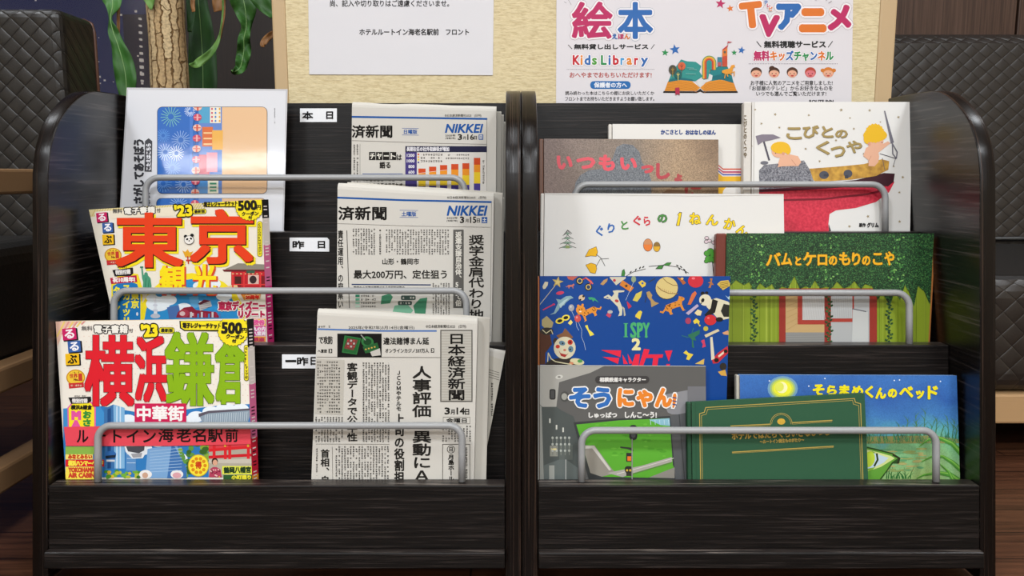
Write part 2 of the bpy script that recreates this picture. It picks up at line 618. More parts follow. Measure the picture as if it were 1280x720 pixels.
tr = nd(GLASS, 'ShaderNodeBsdfTransparent'); gl = nd(GLASS, 'ShaderNodeBsdfGlossy'); gl.inputs['Roughness'].default_value = 0.0
fr = nd(GLASS, 'ShaderNodeFresnel'); fr.inputs[0].default_value = 1.45
mx = nd(GLASS, 'ShaderNodeMixShader')
lk(GLASS, fr.outputs[0], mx.inputs[0]); lk(GLASS, tr.outputs[0], mx.inputs[1]); lk(GLASS, gl.outputs[0], mx.inputs[2])
lk(GLASS, mx.outputs[0], nt.nodes['Material Output'].inputs[0])
FRAME = mat('dark_window_frame', '#1d1719', 0.5)
win = tag(empty('window_1', ((WX0 + WX1) / 2, ROOM_Y1 + 0.05, WZ0)), kind='structure')
V, Fc = [], []
for b in (box(WX0, WX1, ROOM_Y1 + .02, ROOM_Y1 + .08, WZ0, WZ0 + .03), box(WX0, WX1, ROOM_Y1 + .02, ROOM_Y1 + .08, WZ1 - .03, WZ1),
          box(WX0, WX0 + .03, ROOM_Y1 + .02, ROOM_Y1 + .08, WZ0 + .03, WZ1 - .03), box(WX1 - .03, WX1, ROOM_Y1 + .02, ROOM_Y1 + .08, WZ0 + .03, WZ1 - .03)):
    k = len(V); V += b[0]; Fc += [tuple(i + k for i in f) for f in b[1]]
fix_normals(mk('window_frame', V, Fc, FRAME, parent=win))
mk('window_pane', [(WX0 + .03, ROOM_Y1 + .05, WZ0 + .03), (WX1 - .03, ROOM_Y1 + .05, WZ0 + .03), (WX1 - .03, ROOM_Y1 + .05, WZ1 - .03), (WX0 + .03, ROOM_Y1 + .05, WZ1 - .03)], [(0, 1, 2, 3)], GLASS, parent=win)

# night outside: an office block with lit windows, street lamps far off
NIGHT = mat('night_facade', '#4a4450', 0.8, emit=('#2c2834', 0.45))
LIT = mat('lit_window', '#e8dcc8', 0.5, emit=('#d8d0c8', 0.38))
blk = empty('office_building', (-3.1, 7.9, -4.0), 'grey office block outside the night window, with a column of lit windows', 'building')
def facade_at(px, py, Y=7.5):
    r = P(px, py, 1.0) - CAM
    return CAM + r * (Y / r.y)
a, b = facade_at(153, 18), facade_at(192, 118)
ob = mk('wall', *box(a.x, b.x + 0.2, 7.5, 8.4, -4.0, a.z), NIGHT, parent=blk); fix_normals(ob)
rnd = random.Random(4)
for k in range(10):
    c = facade_at(176 + 0.3 * k, 24 + 8.6 * k)
    w = 0.007 + rnd.random() * 0.007
    mk('window', *box(c.x - w, c.x + w, 7.47, 7.5, c.z - w, c.z + w), LIT, parent=blk)
V, Fc = [], []
for k in range(46):
    x, y = rnd.uniform(4, 188), rnd.choice((rnd.uniform(0, 110), rnd.uniform(90, 112)))
    c = facade_at(x, y, 9.5 if x < 150 else 7.42)
    w = rnd.uniform(0.004, 0.010)
    q = box(c.x - w, c.x + w, c.y, c.y + .01, c.z - w, c.z + w)
    n = len(V); V += q[0]; Fc += [tuple(i + n for i in f) for f in q[1]]
tag(mk('city_lights', V, Fc, LIT), 'scattered pale pinpoint city lights in the dark beyond the window', 'lights', kind='stuff')

# wallpapered pillar right behind the racks, tan strips on its corners
PY = 1.2
PX0, PX1 = -0.347, 0.556
pil = struct('wall_pillar', *box(PX0 + 0.02, PX1 - 0.025, PY, PY + 0.10, 0, ROOM_H), PAPER_WALL)
bevel(struct('trim_4', *box(PX0, PX0 + 0.02, PY - 0.002, PY + 0.102, 0, ROOM_H), STRIP), 0.003)
bevel(struct('trim_5', *box(PX1 - 0.025, PX1, PY - 0.002, PY + 0.102, 0, ROOM_H), STRIP), 0.003)

# ------------------------------------------------------------------ the two racks
PROFILE = [(.925, .105), (.925, .132), (.929, .157), (.936, .176), (.947, .196), (.962, .213), (.982, .230), (1.005, .2445), (1.03, .2535), (1.06, .259), (1.10, .2655), (1.15, .2725)]
def _smooth(pts, n=6):
    out = []
    for i in range(len(pts) - 1):
        p0, p1, p2, p3 = pts[max(i - 1, 0)], pts[i], pts[i + 1], pts[min(i + 2, len(pts) - 1)]
        for k in range(n):
            t = k / n
            out.append(tuple(0.5 * (2 * b + (c - a) * t + (2 * a - 5 * b + 4 * c - e) * t * t + (3 * b - a - 3 * c + e) * t ** 3) for a, b, c, e in zip(p0, p1, p2, p3)))
    return out + [pts[-1]]
PROFILE = [PROFILE[0]] + _smooth(PROFILE[1:])
BOARDS = [  # depth of the front face, top, bottom (camera heights)
    ('back_board', 1.135, .2625, -.035), ('shelf_board', 1.06, .0742, -.168), ('shelf_board', .99, -.0708, -.314), ('front_board', .925, -.2285, -.3016)]
TIER_FLOOR = {1: (-.02, 1.09), 2: (-.152, 1.02), 3: (-.297, .95)}
T_B = 0.0205
RACK_BACK = 1.178

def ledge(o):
    """banded top edge of a board, paler with its sheen put into the colour"""
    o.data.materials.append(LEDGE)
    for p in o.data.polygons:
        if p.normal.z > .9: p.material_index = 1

def rack(name, xa, xb, label):
    """xa, xb: inner faces of the two side panels"""
    root = empty(name, ((xa + xb) / 2, 1.0, 0), label, 'magazine rack')
    TP = 0.0185
    prof = [YZ(d, y) for d, y in PROFILE]
    z0 = 0.012
    yb = (.925 * CT) + ((z0 - HC + .925 * ST) / CT) * ST
    outline = [(yb, z0)] + prof + [(RACK_BACK, prof[-1][1]), (RACK_BACK, z0)]
    for x0, x1 in ((xa - TP, xa), (xb, xb + TP)):
        V, Fc = xprofile(outline, x0, x1)
        mi = [0, 0] + [1] * (len(Fc) - 2)
        o = mk('side_panel', V, Fc, [WOOD_SIDE, WOOD_EDGE], mi, root)
        fix_normals(o)
        for p in o.data.polygons:
            p.material_index = 0 if abs(p.normal.x) > 0.7 else 1
        bevel(o, 0.0018, 2, 50)
        for p in o.data.polygons:
            p.use_smooth = p.material_index == 1
        o.data.polygons[0].use_smooth = False
    g = 0.0004
    for k, (nm, d, yt, ybm) in enumerate(BOARDS):
        f0, f1 = YZ(d, yt), YZ(d, ybm)
        t = 0.012 if nm == 'back_board' else T_B
        o = mk(nm, *xprofile([f1, f0, (f0[0] + t, f0[1]), (f1[0] + t, f1[1])], xa + g, xb - g), WOOD_X, parent=root)
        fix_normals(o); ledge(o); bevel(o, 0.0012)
    for k in (1, 2, 3):
        y, d = TIER_FLOOR[k]
        z = YZ(d, y)[1]
        front, behind = BOARDS[k], BOARDS[k - 1]
        ya = front[1] * CT + ((z - HC + front[1] * ST) / CT) * ST + T_B
        yb_ = behind[1] * CT + ((z - HC + behind[1] * ST) / CT) * ST
        o = mk('pocket_floor', *box(xa + g, xb - g, ya, yb_, z - 0.012, z), WOOD_X, parent=root)
        fix_normals(o)
    f0, f1 = YZ(.915, -.3030), YZ(.915, -.3215)
    o = mk('bottom_rail', *xprofile([f1, f0, (f0[0] + .10, f0[1]), (f1[0] + .10, f1[1])], xa + g, xb - g), WOOD_X, parent=root)
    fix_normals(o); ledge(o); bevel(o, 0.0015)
    for cx in (xa + .03, xb - .03):
        for cy in (0.95, 1.12):
            w = mk('caster', *tube_path([Vector((cx - .008, cy, .016)), Vector((cx + .008, cy, .016))], .016, 16), mat('grey_caster', '#4a4846', .5), parent=root)
            fix_normals(w)
    return root

RACK_A = rack('magazine_rack', -.5365, -.0076, 'black-brown three-tier magazine rack holding newspapers and travel magazines')
RACK_B = rack('magazine_rack', .0300, .5412, 'black-brown three-tier magazine rack holding children\'s picture books')

def wire(root, d, x0, x1, ytop, ybase, rad=17):
    pts = []
    pl = flat(d)
    pts.append(pl.pt(x0, ybase)); pts.append(pl.pt(x0, (ybase + ytop) / 2)); pts.append(pl.pt(x0, ytop + rad + 3))
    for k in range(9):
        a = math.pi - k * math.pi / 16
        pts.append(pl.pt(x0 + rad + rad * math.cos(a), ytop + rad - rad * math.sin(a)))
    pts.append(pl.pt((x0 + x1) / 2, ytop))
    for k in range(9):
        a = math.pi / 2 - k * math.pi / 16
        pts.append(pl.pt(x1 - rad + rad * math.cos(a), ytop + rad - rad * math.sin(a)))
    pts.append(pl.pt(x1, ytop + rad + 3)); pts.append(pl.pt(x1, (ybase + ytop) / 2)); pts.append(pl.pt(x1, ybase))
    V, Fc = tube_path(pts, 0.0042, 14)
    o = mk('wire_rail', V, Fc, WIRE, parent=root, smooth=True)
    fix_normals(o)
    return o
for root, spec in ((RACK_A, ((.936, 122.5, 577.5, 532, 602), (1.001, 142.5, 583, 363.5, 430), (1.071, 182, 581, 222, 289.5))),
                   (RACK_B, ((.936, 727, 1170, 538, 602), (1.001, 741, 1136.5, 366, 430), (1.071, 718, 1106.5, 230.5, 289.5)))):
    for s in spec:
        wire(root, *s)

LABEL_INK = '#0c0c0c'
for s, d, q, boxes in (('本日', 1.135, [(375, 135.5), (421, 135.5), (421, 152.5), (375, 152.5)], [('本', 378, 139.5, 391, 149), ('日', 408, 139.5, 416, 148.5)]),
                       ('昨日', 1.06, [(362, 297), (409, 297), (411.5, 300), (411.5, 314.5), (362, 314)], [('昨', 366, 301, 380, 310.5), ('日', 397.5, 301.5, 406, 310)]),
                       ('一昨日', .99, [(352.5, 443), (400, 443), (400, 460.5), (352.5, 460.5)], [('一', 357, 450.3, 370, 452.2), ('昨', 371.5, 446.5, 385, 456.5), ('日', 388.5, 446.5, 396, 456)])):
    pl = flat(d)
    p = Print(pl, 'sheet')
    p.solid(*slab(pl, q, 0.0006, 0.0008), ink('#dfe1e4', 'sheet'))
    p.L = 15
    for ch, x0, y0, x1, y1 in boxes:
        p.text(ch, x0, y0, x1, y1, LABEL_INK, 0.35)
    p.build('day_label', RACK_A)['label'] = 'white day sticker with black writing'

# ------------------------------------------------------------------ seats and plant behind the racks
ch = empty('armchair', (-1.03, 1.1, 0), 'black woven-leather armchair with tan wooden side frame beside the newspaper rack', 'chair')
o = mk('backrest', *box(-1.36, -.70, 1.285, 1.395, .34, .735), LEATHER_WEAVE, parent=ch); fix_normals(o); bevel(o, .014, 4)
o = mk('seat', *box(-1.36, -.705, .62, 1.28, .20, .385), LEATHER, parent=ch); fix_normals(o); bevel(o, .03, 4)
o = mk('piping', *tube_path([Vector((-.7005, 1.388, .36)), Vector((-.7005, 1.388, .715)), Vector((-.704, 1.388, .729)), Vector((-.716, 1.388, .735)), Vector((-1.34, 1.388, .735))], .003, 8), mat('copper_brown_piping', '#5a3a2c', .4), parent=ch, smooth=True)
for zz in (.470, .212, .082):
    o = mk('arm_rest' if zz > .4 else 'side_rail', *box(-.70, -.667, .66, 1.36, zz - .017, zz + .017), CHAIR_WOOD, parent=ch); fix_normals(o); bevel(o, .004)
for yy in (.66, 1.36):
    o = mk('leg', *box(-.70, -.667, yy - .017, yy + .017, 0, .487), CHAIR_WOOD, parent=ch); fix_normals(o); bevel(o, .003)
    o = mk('leg', *box(-1.393, -1.36, yy - .017, yy + .017, 0, .487), CHAIR_WOOD, parent=ch); fix_normals(o); bevel(o, .003)
for zz in (.470, .082):
    o = mk('arm_rest' if zz > .4 else 'side_rail', *box(-1.393, -1.36, .66, 1.36, zz - .017, zz + .017), CHAIR_WOOD, parent=ch); fix_normals(o); bevel(o, .004)

so = empty('sofa', (1.3, 1.7, 0), 'wide black woven-leather sofa on a pale wooden rail beside the picture-book rack', 'sofa')
o = mk('backrest', *xprofile([(1.96, .28), (2.03, .80), (2.06, .828), (2.12, .83), (2.15, .80), (2.12, .28)], .66, 2.1), SOFA_WEAVE, parent=so); fix_normals(o); bevel(o, .02, 4)
o = mk('seat', *box(.66, 2.1, 1.29, 1.96, .118, .315), [SOFA_WEAVE, LEATHER], parent=so); fix_normals(o)
for p_ in o.data.polygons:
    p_.material_index = 1 if p_.normal.z > .7 else 0
bevel(o, .035, 5)
o = mk('piping', *tube_path([Vector((.68, 1.95, .325)), Vector((2.08, 1.95, .325))], .006, 8), LEATHER, parent=so, smooth=True)
o = mk('rail', *box(.66, 2.1, 1.295, 1.33, .066, .117), PALE_WOOD, parent=so); fix_normals(o); bevel(o, .004)
o = mk('rail', *box(.66, 2.1, 2.06, 2.10, .066, .117), PALE_WOOD, parent=so); fix_normals(o); bevel(o, .004)
for xx in (.70, 2.06):
    for yy in (1.315, 2.08):
        o = mk('leg', *box(xx - .02, xx + .02, yy - .0165, yy + .0165, 0, .066), PALE_WOOD, parent=so); fix_normals(o)

# corn plant
def bark_mat():
    m = mat('plated_bark', '#b59a6c', 0.8, 0.2)
    tc = nd(m, 'ShaderNodeTexCoord'); mp = nd(m, 'ShaderNodeMapping'); mp.inputs['Rotation'].default_value = (0, 0, math.radians(90)); mp.inputs['Scale'].default_value = (1, 1, 1)
    nz = nd(m, 'ShaderNodeTexNoise'); nz.inputs['Scale'].default_value = 9; nz.inputs['Detail'].default_value = 4
    va = nd(m, 'ShaderNodeVectorMath', operation='MULTIPLY_ADD'); va.inputs[1].default_value = (0.10, 0.22, 0)
    br = nd(m, 'ShaderNodeTexBrick'); br.inputs['Scale'].default_value = 1.0; br.offset = 0.45
    br.inputs['Brick Width'].default_value = 0.62; br.inputs['Row Height'].default_value = 0.085; br.inputs['Mortar Size'].default_value = 0.010; br.inputs['Mortar Smooth'].default_value = 0.5
    br.inputs['Color1'].default_value = lin('#dcc49a'); br.inputs['Color2'].default_value = lin('#b8966a'); br.inputs['Mortar'].default_value = lin('#7a5c38')
    n2 = nd(m, 'ShaderNodeTexNoise'); n2.inputs['Scale'].default_value = 30; n2.inputs['Detail'].default_value = 5
    r = ramp(m, [(0.3, '#8a8a8a'), (0.6, '#ffffff')])
    mx = nd(m, 'ShaderNodeMix', data_type='RGBA', blend_type='MULTIPLY'); mx.inputs[0].default_value = 0.7
    bp = nd(m, 'ShaderNodeBump'); bp.inputs['Strength'].default_value = 1.0; bp.inputs['Distance'].default_value = 0.004; bp.invert = True
    lk(m, tc.outputs['UV'], nz.inputs[0]); lk(m, nz.outputs['Color'], va.inputs[0]); lk(m, tc.outputs['UV'], va.inputs[2])
    lk(m, va.outputs[0], mp.inputs[0]); lk(m, mp.outputs[0], br.inputs[0])
    lk(m, tc.outputs['UV'], n2.inputs[0]); lk(m, n2.outputs[0], r.inputs[0])
    lk(m, br.outputs[0], mx.inputs[6]); lk(m, r.outputs[0], mx.inputs[7]); lk(m, mx.outputs[2], bsdf(m).inputs['Base Color'])
    lk(m, br.outputs['Fac'], bp.inputs['Height']); lk(m, bp.outputs[0], bsdf(m).inputs['Normal'])
    return m

TD = 1.46
base = P(213, 100, TD)
plant = empty('potted_plant', (base.x, base.y, 0), 'tall green corn plant with pale plated trunk beside the dark window', 'plant')
V, Fc, UV = [], [], []
N, Mz = 40, 90
for j in range(Mz + 1):
    z = 0.19 + (1.45 - 0.19) * j / Mz
    for i in range(N):
        a = 2 * math.pi * i / N
        r = 0.0325 + 0.0012 * math.sin(3 * a + 5 * z) + 0.0008 * math.sin(40 * z + 2 * a)
        V.append((base.x + r * math.cos(a), base.y + r * math.sin(a), z))
for j in range(Mz):
    for i in range(N):
        k = (i + 1) % N
        Fc.append((j * N + i, j * N + k, (j + 1) * N + k, (j + 1) * N + i))
        u0, u1 = i / N * 1.26, (i + 1) / N * 1.26
        v0, v1 = j / Mz * 8.4, (j + 1) / Mz * 8.4
        UV += [(u0, v0), (u1, v0), (u1, v1), (u0, v1)]
trunk = mk('trunk', V, Fc, bark_mat(), parent=plant, smooth=True)
uvl = trunk.data.uv_layers.new(name='UVMap')
for i, uv in enumerate(UV):
    uvl.data[i].uv = uv
def lathe(name, cx, cy, prof, m, parent, n=32):
    V, Fc = [], []
    for r, z in prof:
        for i in range(n):
            a = 2 * math.pi * i / n
            V.append((cx + r * math.cos(a), cy + r * math.sin(a), z))
    for j in range(len(prof) - 1):
        for i in range(n):
            k = (i + 1) % n
            Fc.append((j * n + i, j * n + k, (j + 1) * n + k, (j + 1) * n + i))
    Fc.append(tuple(range(n - 1, -1, -1)))
    o = mk(name, V, Fc, m, parent=parent, smooth=True); fix_normals(o)
    return o
lathe('pot', base.x, base.y, [(.075, 0), (.085, .02), (.105, .22), (.107, .225), (.098, .225), (.095, .19), (.001, .19)], mat('dark_pot', '#3a3431', .5), plant)

def leaf_mat(name, a, b):
    m = mat(name, a, 0.5, 0.3)
    tc = nd(m, 'ShaderNodeTexCoord'); nz = nd(m, 'ShaderNodeTexNoise'); nz.inputs['Scale'].default_value = 25; nz.inputs['Detail'].default_value = 3
    r = ramp(m, [(0.3, a), (0.7, b)])
    lk(m, tc.outputs['Object'], nz.inputs[0]); lk(m, nz.outputs[0], r.inputs[0]); lk(m, r.outputs[0], bsdf(m).inputs['Base Color'])
    return m
GREEN = leaf_mat('green_leaf', '#274f1c', '#3f7030')
DKGREEN = leaf_mat('dark_green_leaf', '#1c3d17', '#2b5424')
LTGREEN = leaf_mat('light_green_leaf', '#4a7433', '#6a9048')
DRY = leaf_mat('dry_brown_leaf', '#6b4526', '#9a6f42')
RIB = mat('leaf_midrib', '#6f9455', 0.4)

def leaf(pts, m, depth, rib=False, wave=0.004, cup=0.25):
    """pts: (px, py, width px, depth offset)"""
    rows = []
    dense = []
    for i in range(len(pts) - 1):
        p0 = pts[max(i - 1, 0)]; p1 = pts[i]; p2 = pts[i + 1]; p3 = pts[min(i + 2, len(pts) - 1)]
        for k in range(5):
            t = k / 5
            dense.append(tuple(0.5 * (2 * b + (c - a) * t + (2 * a - 5 * b + 4 * c - e) * t * t + (3 * b - a - 3 * c + e) * t ** 3) for a, b, c, e in zip(p0, p1, p2, p3)))
    dense.append(pts[-1])
    V, Fc = [], []
    n = len(dense)
    for i, (x, y, w, dd) in enumerate(dense):
        x0, y0 = dense[max(i - 1, 0)][:2]; x1, y1 = dense[min(i + 1, n - 1)][:2]
        l = math.hypot(x1 - x0, y1 - y0) or 1e-6
        nx, ny = -(y1 - y0) / l, (x1 - x0) / l
        for k in range(5):
            s = (k - 2) / 2.0
            q = P(x + nx * w / 2 * s, y + ny * w / 2 * s, depth + dd + (1 - abs(s)) * abs(w) * 0.001 * cup + wave * math.sin(i * 0.7 + 2 * s) * abs(s))
            V.append(q)
    for i in range(n - 1):
        for k in range(4):
            Fc.append((i * 5 + k, i * 5 + k + 1, (i + 1) * 5 + k + 1, (i + 1) * 5 + k))
    o = mk('leaf', V, Fc, m, parent=plant, smooth=True)
    md = o.modifiers.new('leaf_thickness', 'SOLIDIFY'); md.thickness = 0.0006; md.offset = 0
    if rib:
        o2 = mk('midrib', *tube_path([P(x, y, depth + dd + abs(w) * 0.001 * cup - 0.0008) for x, y, w, dd in dense], 0.0009, 6), RIB, parent=o, smooth=True)
    return o
leaf([(139, -60, 20, .02), (139, -12, 27, .01), (141, 6, 20, 0), (138, 22, 4, 0), (141, 38, 13, 0), (147, 55, 16, 0), (153, 75, 25, 0), (157, 95, 27, .0), (158, 112, 22, .0), (158, 135, 8, 0)], GREEN, 1.40, True)
leaf([(148, -40, 4, 0), (148, 12, 4, 0), (148, 35, 3.5, 0), (149, 58, 2, 0)], DRY, 1.42)
leaf([(176, -45, 14, 0), (182, -14, 20, 0), (187, 0, 13, 0), (189, 12, 3, 0)], LTGREEN, 1.40)
leaf([(244, -60, 18, 0), (248, 0, 22, 0), (251, 35, 30, 0), (253, 70, 35, 0), (254, 112, 34, 0), (254, 150, 20, 0)], DKGREEN, 1.56, True)
leaf([(238, -20, 12, 0), (239, 20, 11, 0), (237, 40, 5, 0)], DKGREEN, 1.50)
leaf([(277, -30, 4, 0), (279.5, 0, 4, 0), (279, 20, 4, 0), (275, 45, 4, 0), (265, 64, 8, 0), (250, 77, 11, 0), (243, 81, 8, 0), (236, 80, 1, 0)], LTGREEN, 1.42)
leaf([(279, -25, 2, -.001), (281, 0, 2.2, -.001), (280, 22, 1.6, -.001), (276, 48, 1.0, -.001)], DRY, 1.416)
leaf([(297, -60, 30, 0), (303, -10, 36, 0), (307, 14, 27, 0), (308, 33, 13, 0), (305, 48, 15, 0), (305, 62, 18, .004), (303, 75, 17, 0), (300, 85, 14, -.006), (293, 89.5, 8, -.008), (289, 88, 2, -.008)], GREEN, 1.38, True, wave=0.012)
leaf([(306, -30, 22, 0), (322, -6, 22, 0), (332, 8, 18, 0), (341, 22, 5, 0)], GREEN, 1.34)
leaf([(271, -30, 8, 0), (272, 0, 14, 0), (274, 14, 13, 0)], DRY, 1.44)
leaf([(241, -20, 5, 0), (241, 4, 6, 0), (242, 15, 4, 0)], DRY, 1.43)
leaf([(345, 40, 7, 0), (336, 46, 9, 0), (329, 54, 8, 0), (329, 59, 4, 0)], DRY, 1.36)
# ------------------------------------------------------------------ crops: art is measured in enlarged views of each cover
def view(p, ox, oy, s):
    p.ox, p.oy, p.s = ox, oy, s
    if p.full:
        p.quad = [((x - ox) * s, (y - oy) * s) for x, y in p.full]
    return p
def _raw(self, pts, faces, col):
    base = len(self.V)
    self.seq = (getattr(self, 'seq', 0) + 1) % 24
    off = self.L * self.STEP + self.seq * 0.000004      # every printed patch lies a hair above the last
    ox, oy, s = getattr(self, 'ox', 0), getattr(self, 'oy', 0), getattr(self, 's', 1.0)
    self.V += [self.pl.pt(ox + x / s, oy + y / s, off) for x, y in pts]
    k = self.mi(col)
    for f in faces:
        self.F.append(tuple(base + i for i in f)); self.M.append(k)
    return self
Print.raw = _raw

def sheet(name, pl, quad, col, fin, t=0.0004, label=None, cat=None, view_=None):
    p = Print(pl, fin)
    p.full = quad
    p.solid(*slab(pl, quad, t), ink(col, fin))
    view(p, *(view_ or (0, 0, 1)))
    return p

def plane_y(y):
    q = Plane.__new__(Plane)
    q.o = Vector((0, y, 0)); q.n = Vector((0, -1, 0))
    return q

# ------------------------------------------------------------------ notices on the pillar
INK = '#1b1a1c'
WALLP = plane_y(PY - 0.0012)
p = sheet('notice', WALLP, [(384.5, -80), (618, -80), (616, 94), (386.5, 93)], '#d9d8dc', 'sheet', 0.0006, view_=(340, 0, 3))
p.text('尚、記入や切り取りはご遠慮くださいませ。', 218, 0.5, 664, 25, INK, 0.55)
p.text('ホテルルートイン海老名駅前　フロント', 328, 108, 738, 132, INK, 0.7)
o = p.build('notice')
tag(o, 'plain white printed notice on cream wallpaper above the newspaper rack', 'notice')

p = sheet('poster', WALLP, [(696, -105), (1068, -105), (1064, 150), (695, 150)], '#dcd8dc', 'sheet', 0.0006, view_=(660, 0, 3.6))
MG, BL_, OR, GR, YE = '#b9285f', '#2a66ad', '#db7429', '#238a4a', '#d8a51c'
p.text('絵', 202, 12, 376, 170, MG, 5.5, [10, 7], ['#c3b6ba', '#f0ecee'])
p.L = 1
p.text('本', 408, 14, 558, 170, BL_, 5.5, [10, 7], ['#b4b9c3', '#f0ecee'])
p.L = 4
p.chars('えほん', 376, 150, 460, 177, [BL_, MG, OR], 1.2)
p.L = 1
p.text('無料貸し出しサービス', 208, 199, 540, 221, INK, 1.3)
p.line([(181, 202), (198, 220)], 3, INK).line([(569, 200), (554, 220)], 3, INK)
kx = [(203, 'K', '#c4202d', 32), (238, 'i', '#e0862a', 10), (256, 'd', '#2a66ad', 27), (290, 's', '#4f9a3a', 22), (330, 'L', '#238a4a', 26), (364, 'i', '#2a66ad', 10), (384, 'b', '#c4202d', 27), (418, 'r', '#4a9ad0', 18), (446, 'a', '#e0862a', 24), (480, 'r', '#c4202d', 18), (510, 'y', '#2a66ad', 32)]
for x, c, k, w in kx:
    p.L = 1
    ya, yb = (250, 290)
    if c in 'sra': ya = 262
    if c == 'y': ya, yb = 262, 298
    p.text(c, x, ya, x + w - 4, yb, k, 2.0, [7, 5], ['#c9c2c6', '#efebee'])
p.L = 1
for k in range(66):
    p.rect(175 + k * 6, 311, 178 + k * 6, 313.5, '#77707a')
p.text('おへやまでおもちいただけます!', 188, 326, 556, 349, ['#b04a44', '#b0664a', '#a24a58'] and '#b04a44', 0.7)
p.rrect(280, 365, 462, 400, 16, '#1f68ad')
p.up().text('保護者の方へ', 298, 371, 445, 394, '#e8ecf4', 0.9)
p.L = 1
p.text('読み終わった本はこちらの棚にお戻しいただくか', 168, 410, 568, 428, '#2a2a2e', 0.35)
p.text('フロントまでお持ちいただきますようお願い致します。', 168, 435, 568, 454, '#2a2a2e', 0.35)
for cx, cy, r, c, a in ((866, 17, 24, MG, 8), (910, 38, 17, OR, -10), (617, 237, 17, GR, 5), (661, 223, 25, BL_, -8), (928, 237, 14, GR, 0), (961, 226, 18, BL_, 10)):
    p.star(cx, cy, r, c, a)
for a, b in (((163, 8), (172, 14)), ((180, -4), (195, 22))):
    p.line([a, b], 1.6, '#8a8086')
# open picture book
view(p, 820, 40, 8.467)
p.poly([(75, 645), (80, 625), (430, 628), (468, 600), (500, 628), (862, 625), (866, 645), (500, 647), (468, 632), (430, 647)], '#231c1c')
p.up()
p.poly([(90, 624), (128, 520), (250, 505), (380, 520), (468, 590), (430, 624)], '#dd8f2c')
p.poly([(505, 624), (468, 590), (540, 525), (680, 505), (820, 530), (855, 624)], '#dd8f2c')
p.up()
for k in range(5):
    y = 540 + k * 17
    p.line([(122 - k * 6, y), (250, y - 14), (380, y + 8), (440, y + 34)], 3, '#b9701f')
    p.line([(826 + k * 6, y + 2), (690, y - 14), (560, y + 8), (508, y + 34)], 3, '#b9701f')
p.poly([(128, 530), (160, 450), (215, 360), (265, 290), (330, 310), (420, 315), (480, 360), (460, 420), (495, 470), (420, 520), (330, 495), (220, 500)], '#2f8f88')
p.poly([(500, 505), (520, 420), (600, 395), (660, 365), (755, 365), (800, 450), (822, 540), (690, 500), (580, 520)], '#1e7f83')
p.up()
p.poly([(128, 530), (150, 495), (260, 480), (380, 500), (420, 522), (260, 508)], '#1b6c72')
p.poly([(580, 470), (700, 445), (800, 490), (822, 540), (700, 505), (590, 500)], '#176b74')
p.poly([(420, 520), (540, 500), (560, 440), (600, 460), (590, 510), (500, 545), (468, 592)], '#d8d8d6')
p.up()
for ro, c in ((75, '#5a8f54'), (66, '#e0b03a'), (54, '#dc7a30'), (42, '#b8402f'), (28, '#2f8f88')):
    pts = [(563 + ro * math.cos(math.radians(a)), 325 - ro * math.sin(math.radians(a))) for a in range(0, 181, 15)]
    p.poly(pts + [(563 - ro, 495), (563 - ro * 0.35, 495), (563 + ro * .2, 400), (563 + ro, 400)], c)
    p.up()
p.poly([(702, 365), (702, 185), (755, 140), (755, 365)], '#dd7a34')
p.poly([(650, 360), (650, 265), (698, 265), (698, 360)], '#3c7f92')
p.up()
p.poly([(702, 360), (702, 260), (752, 250), (752, 360)], '#c24a35').poly([(702, 185), (758, 140), (758, 160), (715, 190)], '#b33a4a')
p.line([(760, 100), (760, 150)], 4, '#b9505a').poly([(762, 98), (812, 106), (762, 116)], '#c24a55')
p.ell(728, 213, 13, 13, '#5a5a50')
p.rect(655, 320, 690, 362, '#b7545a')
for cx, cy, rx, ry, c, tc in ((177, 398, 42, 50, '#4a4838', '#b08a3a'), (272, 360, 40, 42, '#d2603a', '#7a3a2a'), (234, 450, 40, 44, '#1f5f5c', '#d8c46a')):
    p.ell(cx, cy, rx, ry, c); p.up(); p.line([(cx, cy - 20), (cx, cy + ry + 25)], 6, tc).line([(cx - 16, cy - 8), (cx, cy + 12), (cx + 16, cy - 8)], 5, tc)
for x0, y0, x1 in ((330, 380, 400), (350, 395, 430), (315, 442, 420)):
    p.line([(x0, y0), (x1, y0 + 3)], 4, '#8fc0b8')
# prancing pony
p.poly([(720, 400), (780, 385), (800, 350), (830, 345), (838, 368), (818, 378), (806, 430), (770, 445), (725, 440), (700, 430), (698, 410)], '#e39a35')
for a in (((735, 440), (725, 490)), ((750, 440), (760, 470)), ((795, 430), (830, 420), (828, 465)), ((785, 440), (800, 455))):
    p.line(a, 9, '#e39a35')
p.poly([(203, 590), (248, 586), (252, 668), (230, 655), (207, 668)], '#b02848')
view(p, 920, 0, 3)
p.L = 1
for s, x0, y0, x1, y1, c, rt in (('T', 22, 14, 94, 98, OR, -6), ('V', 92, 62, 156, 132, MG, 4), ('ア', 158, 20, 238, 106, BL_, 0), ('ニ', 246, 40, 330, 112, OR, 0), ('メ', 350, 24, 426, 108, MG, 0)):
    p.L = 1
    p.text(s, x0, y0, x1, y1, c, 7.5 if s != 'ニ' else 10, [9, 6.5], ['#bdb2b8', '#f0ecee'], rt)
p.L = 6
for s, x0, y0, c in (('テ', 104, 0, BL_), ('レ', 113, 12, MG), ('ビ', 121, 25, OR)):
    p.em(s, x0, y0, x0 + 17, y0 + 17, c, 0.9, 2.0, '#efebee')
for a in range(5):
    t = math.radians(-120 + 22 * a)
    p.line([(318 + 34 * math.cos(t), 30 + 34 * math.sin(t)), (318 + 48 * math.cos(t), 30 + 48 * math.sin(t))], 2, '#8a8086')
p.L = 1
p.text('無料視聴サービス', 106, 154, 336, 179, INK, 1.3)
p.line([(78, 156), (94, 176)], 3, INK).line([(362, 155), (346, 177)], 3, INK)
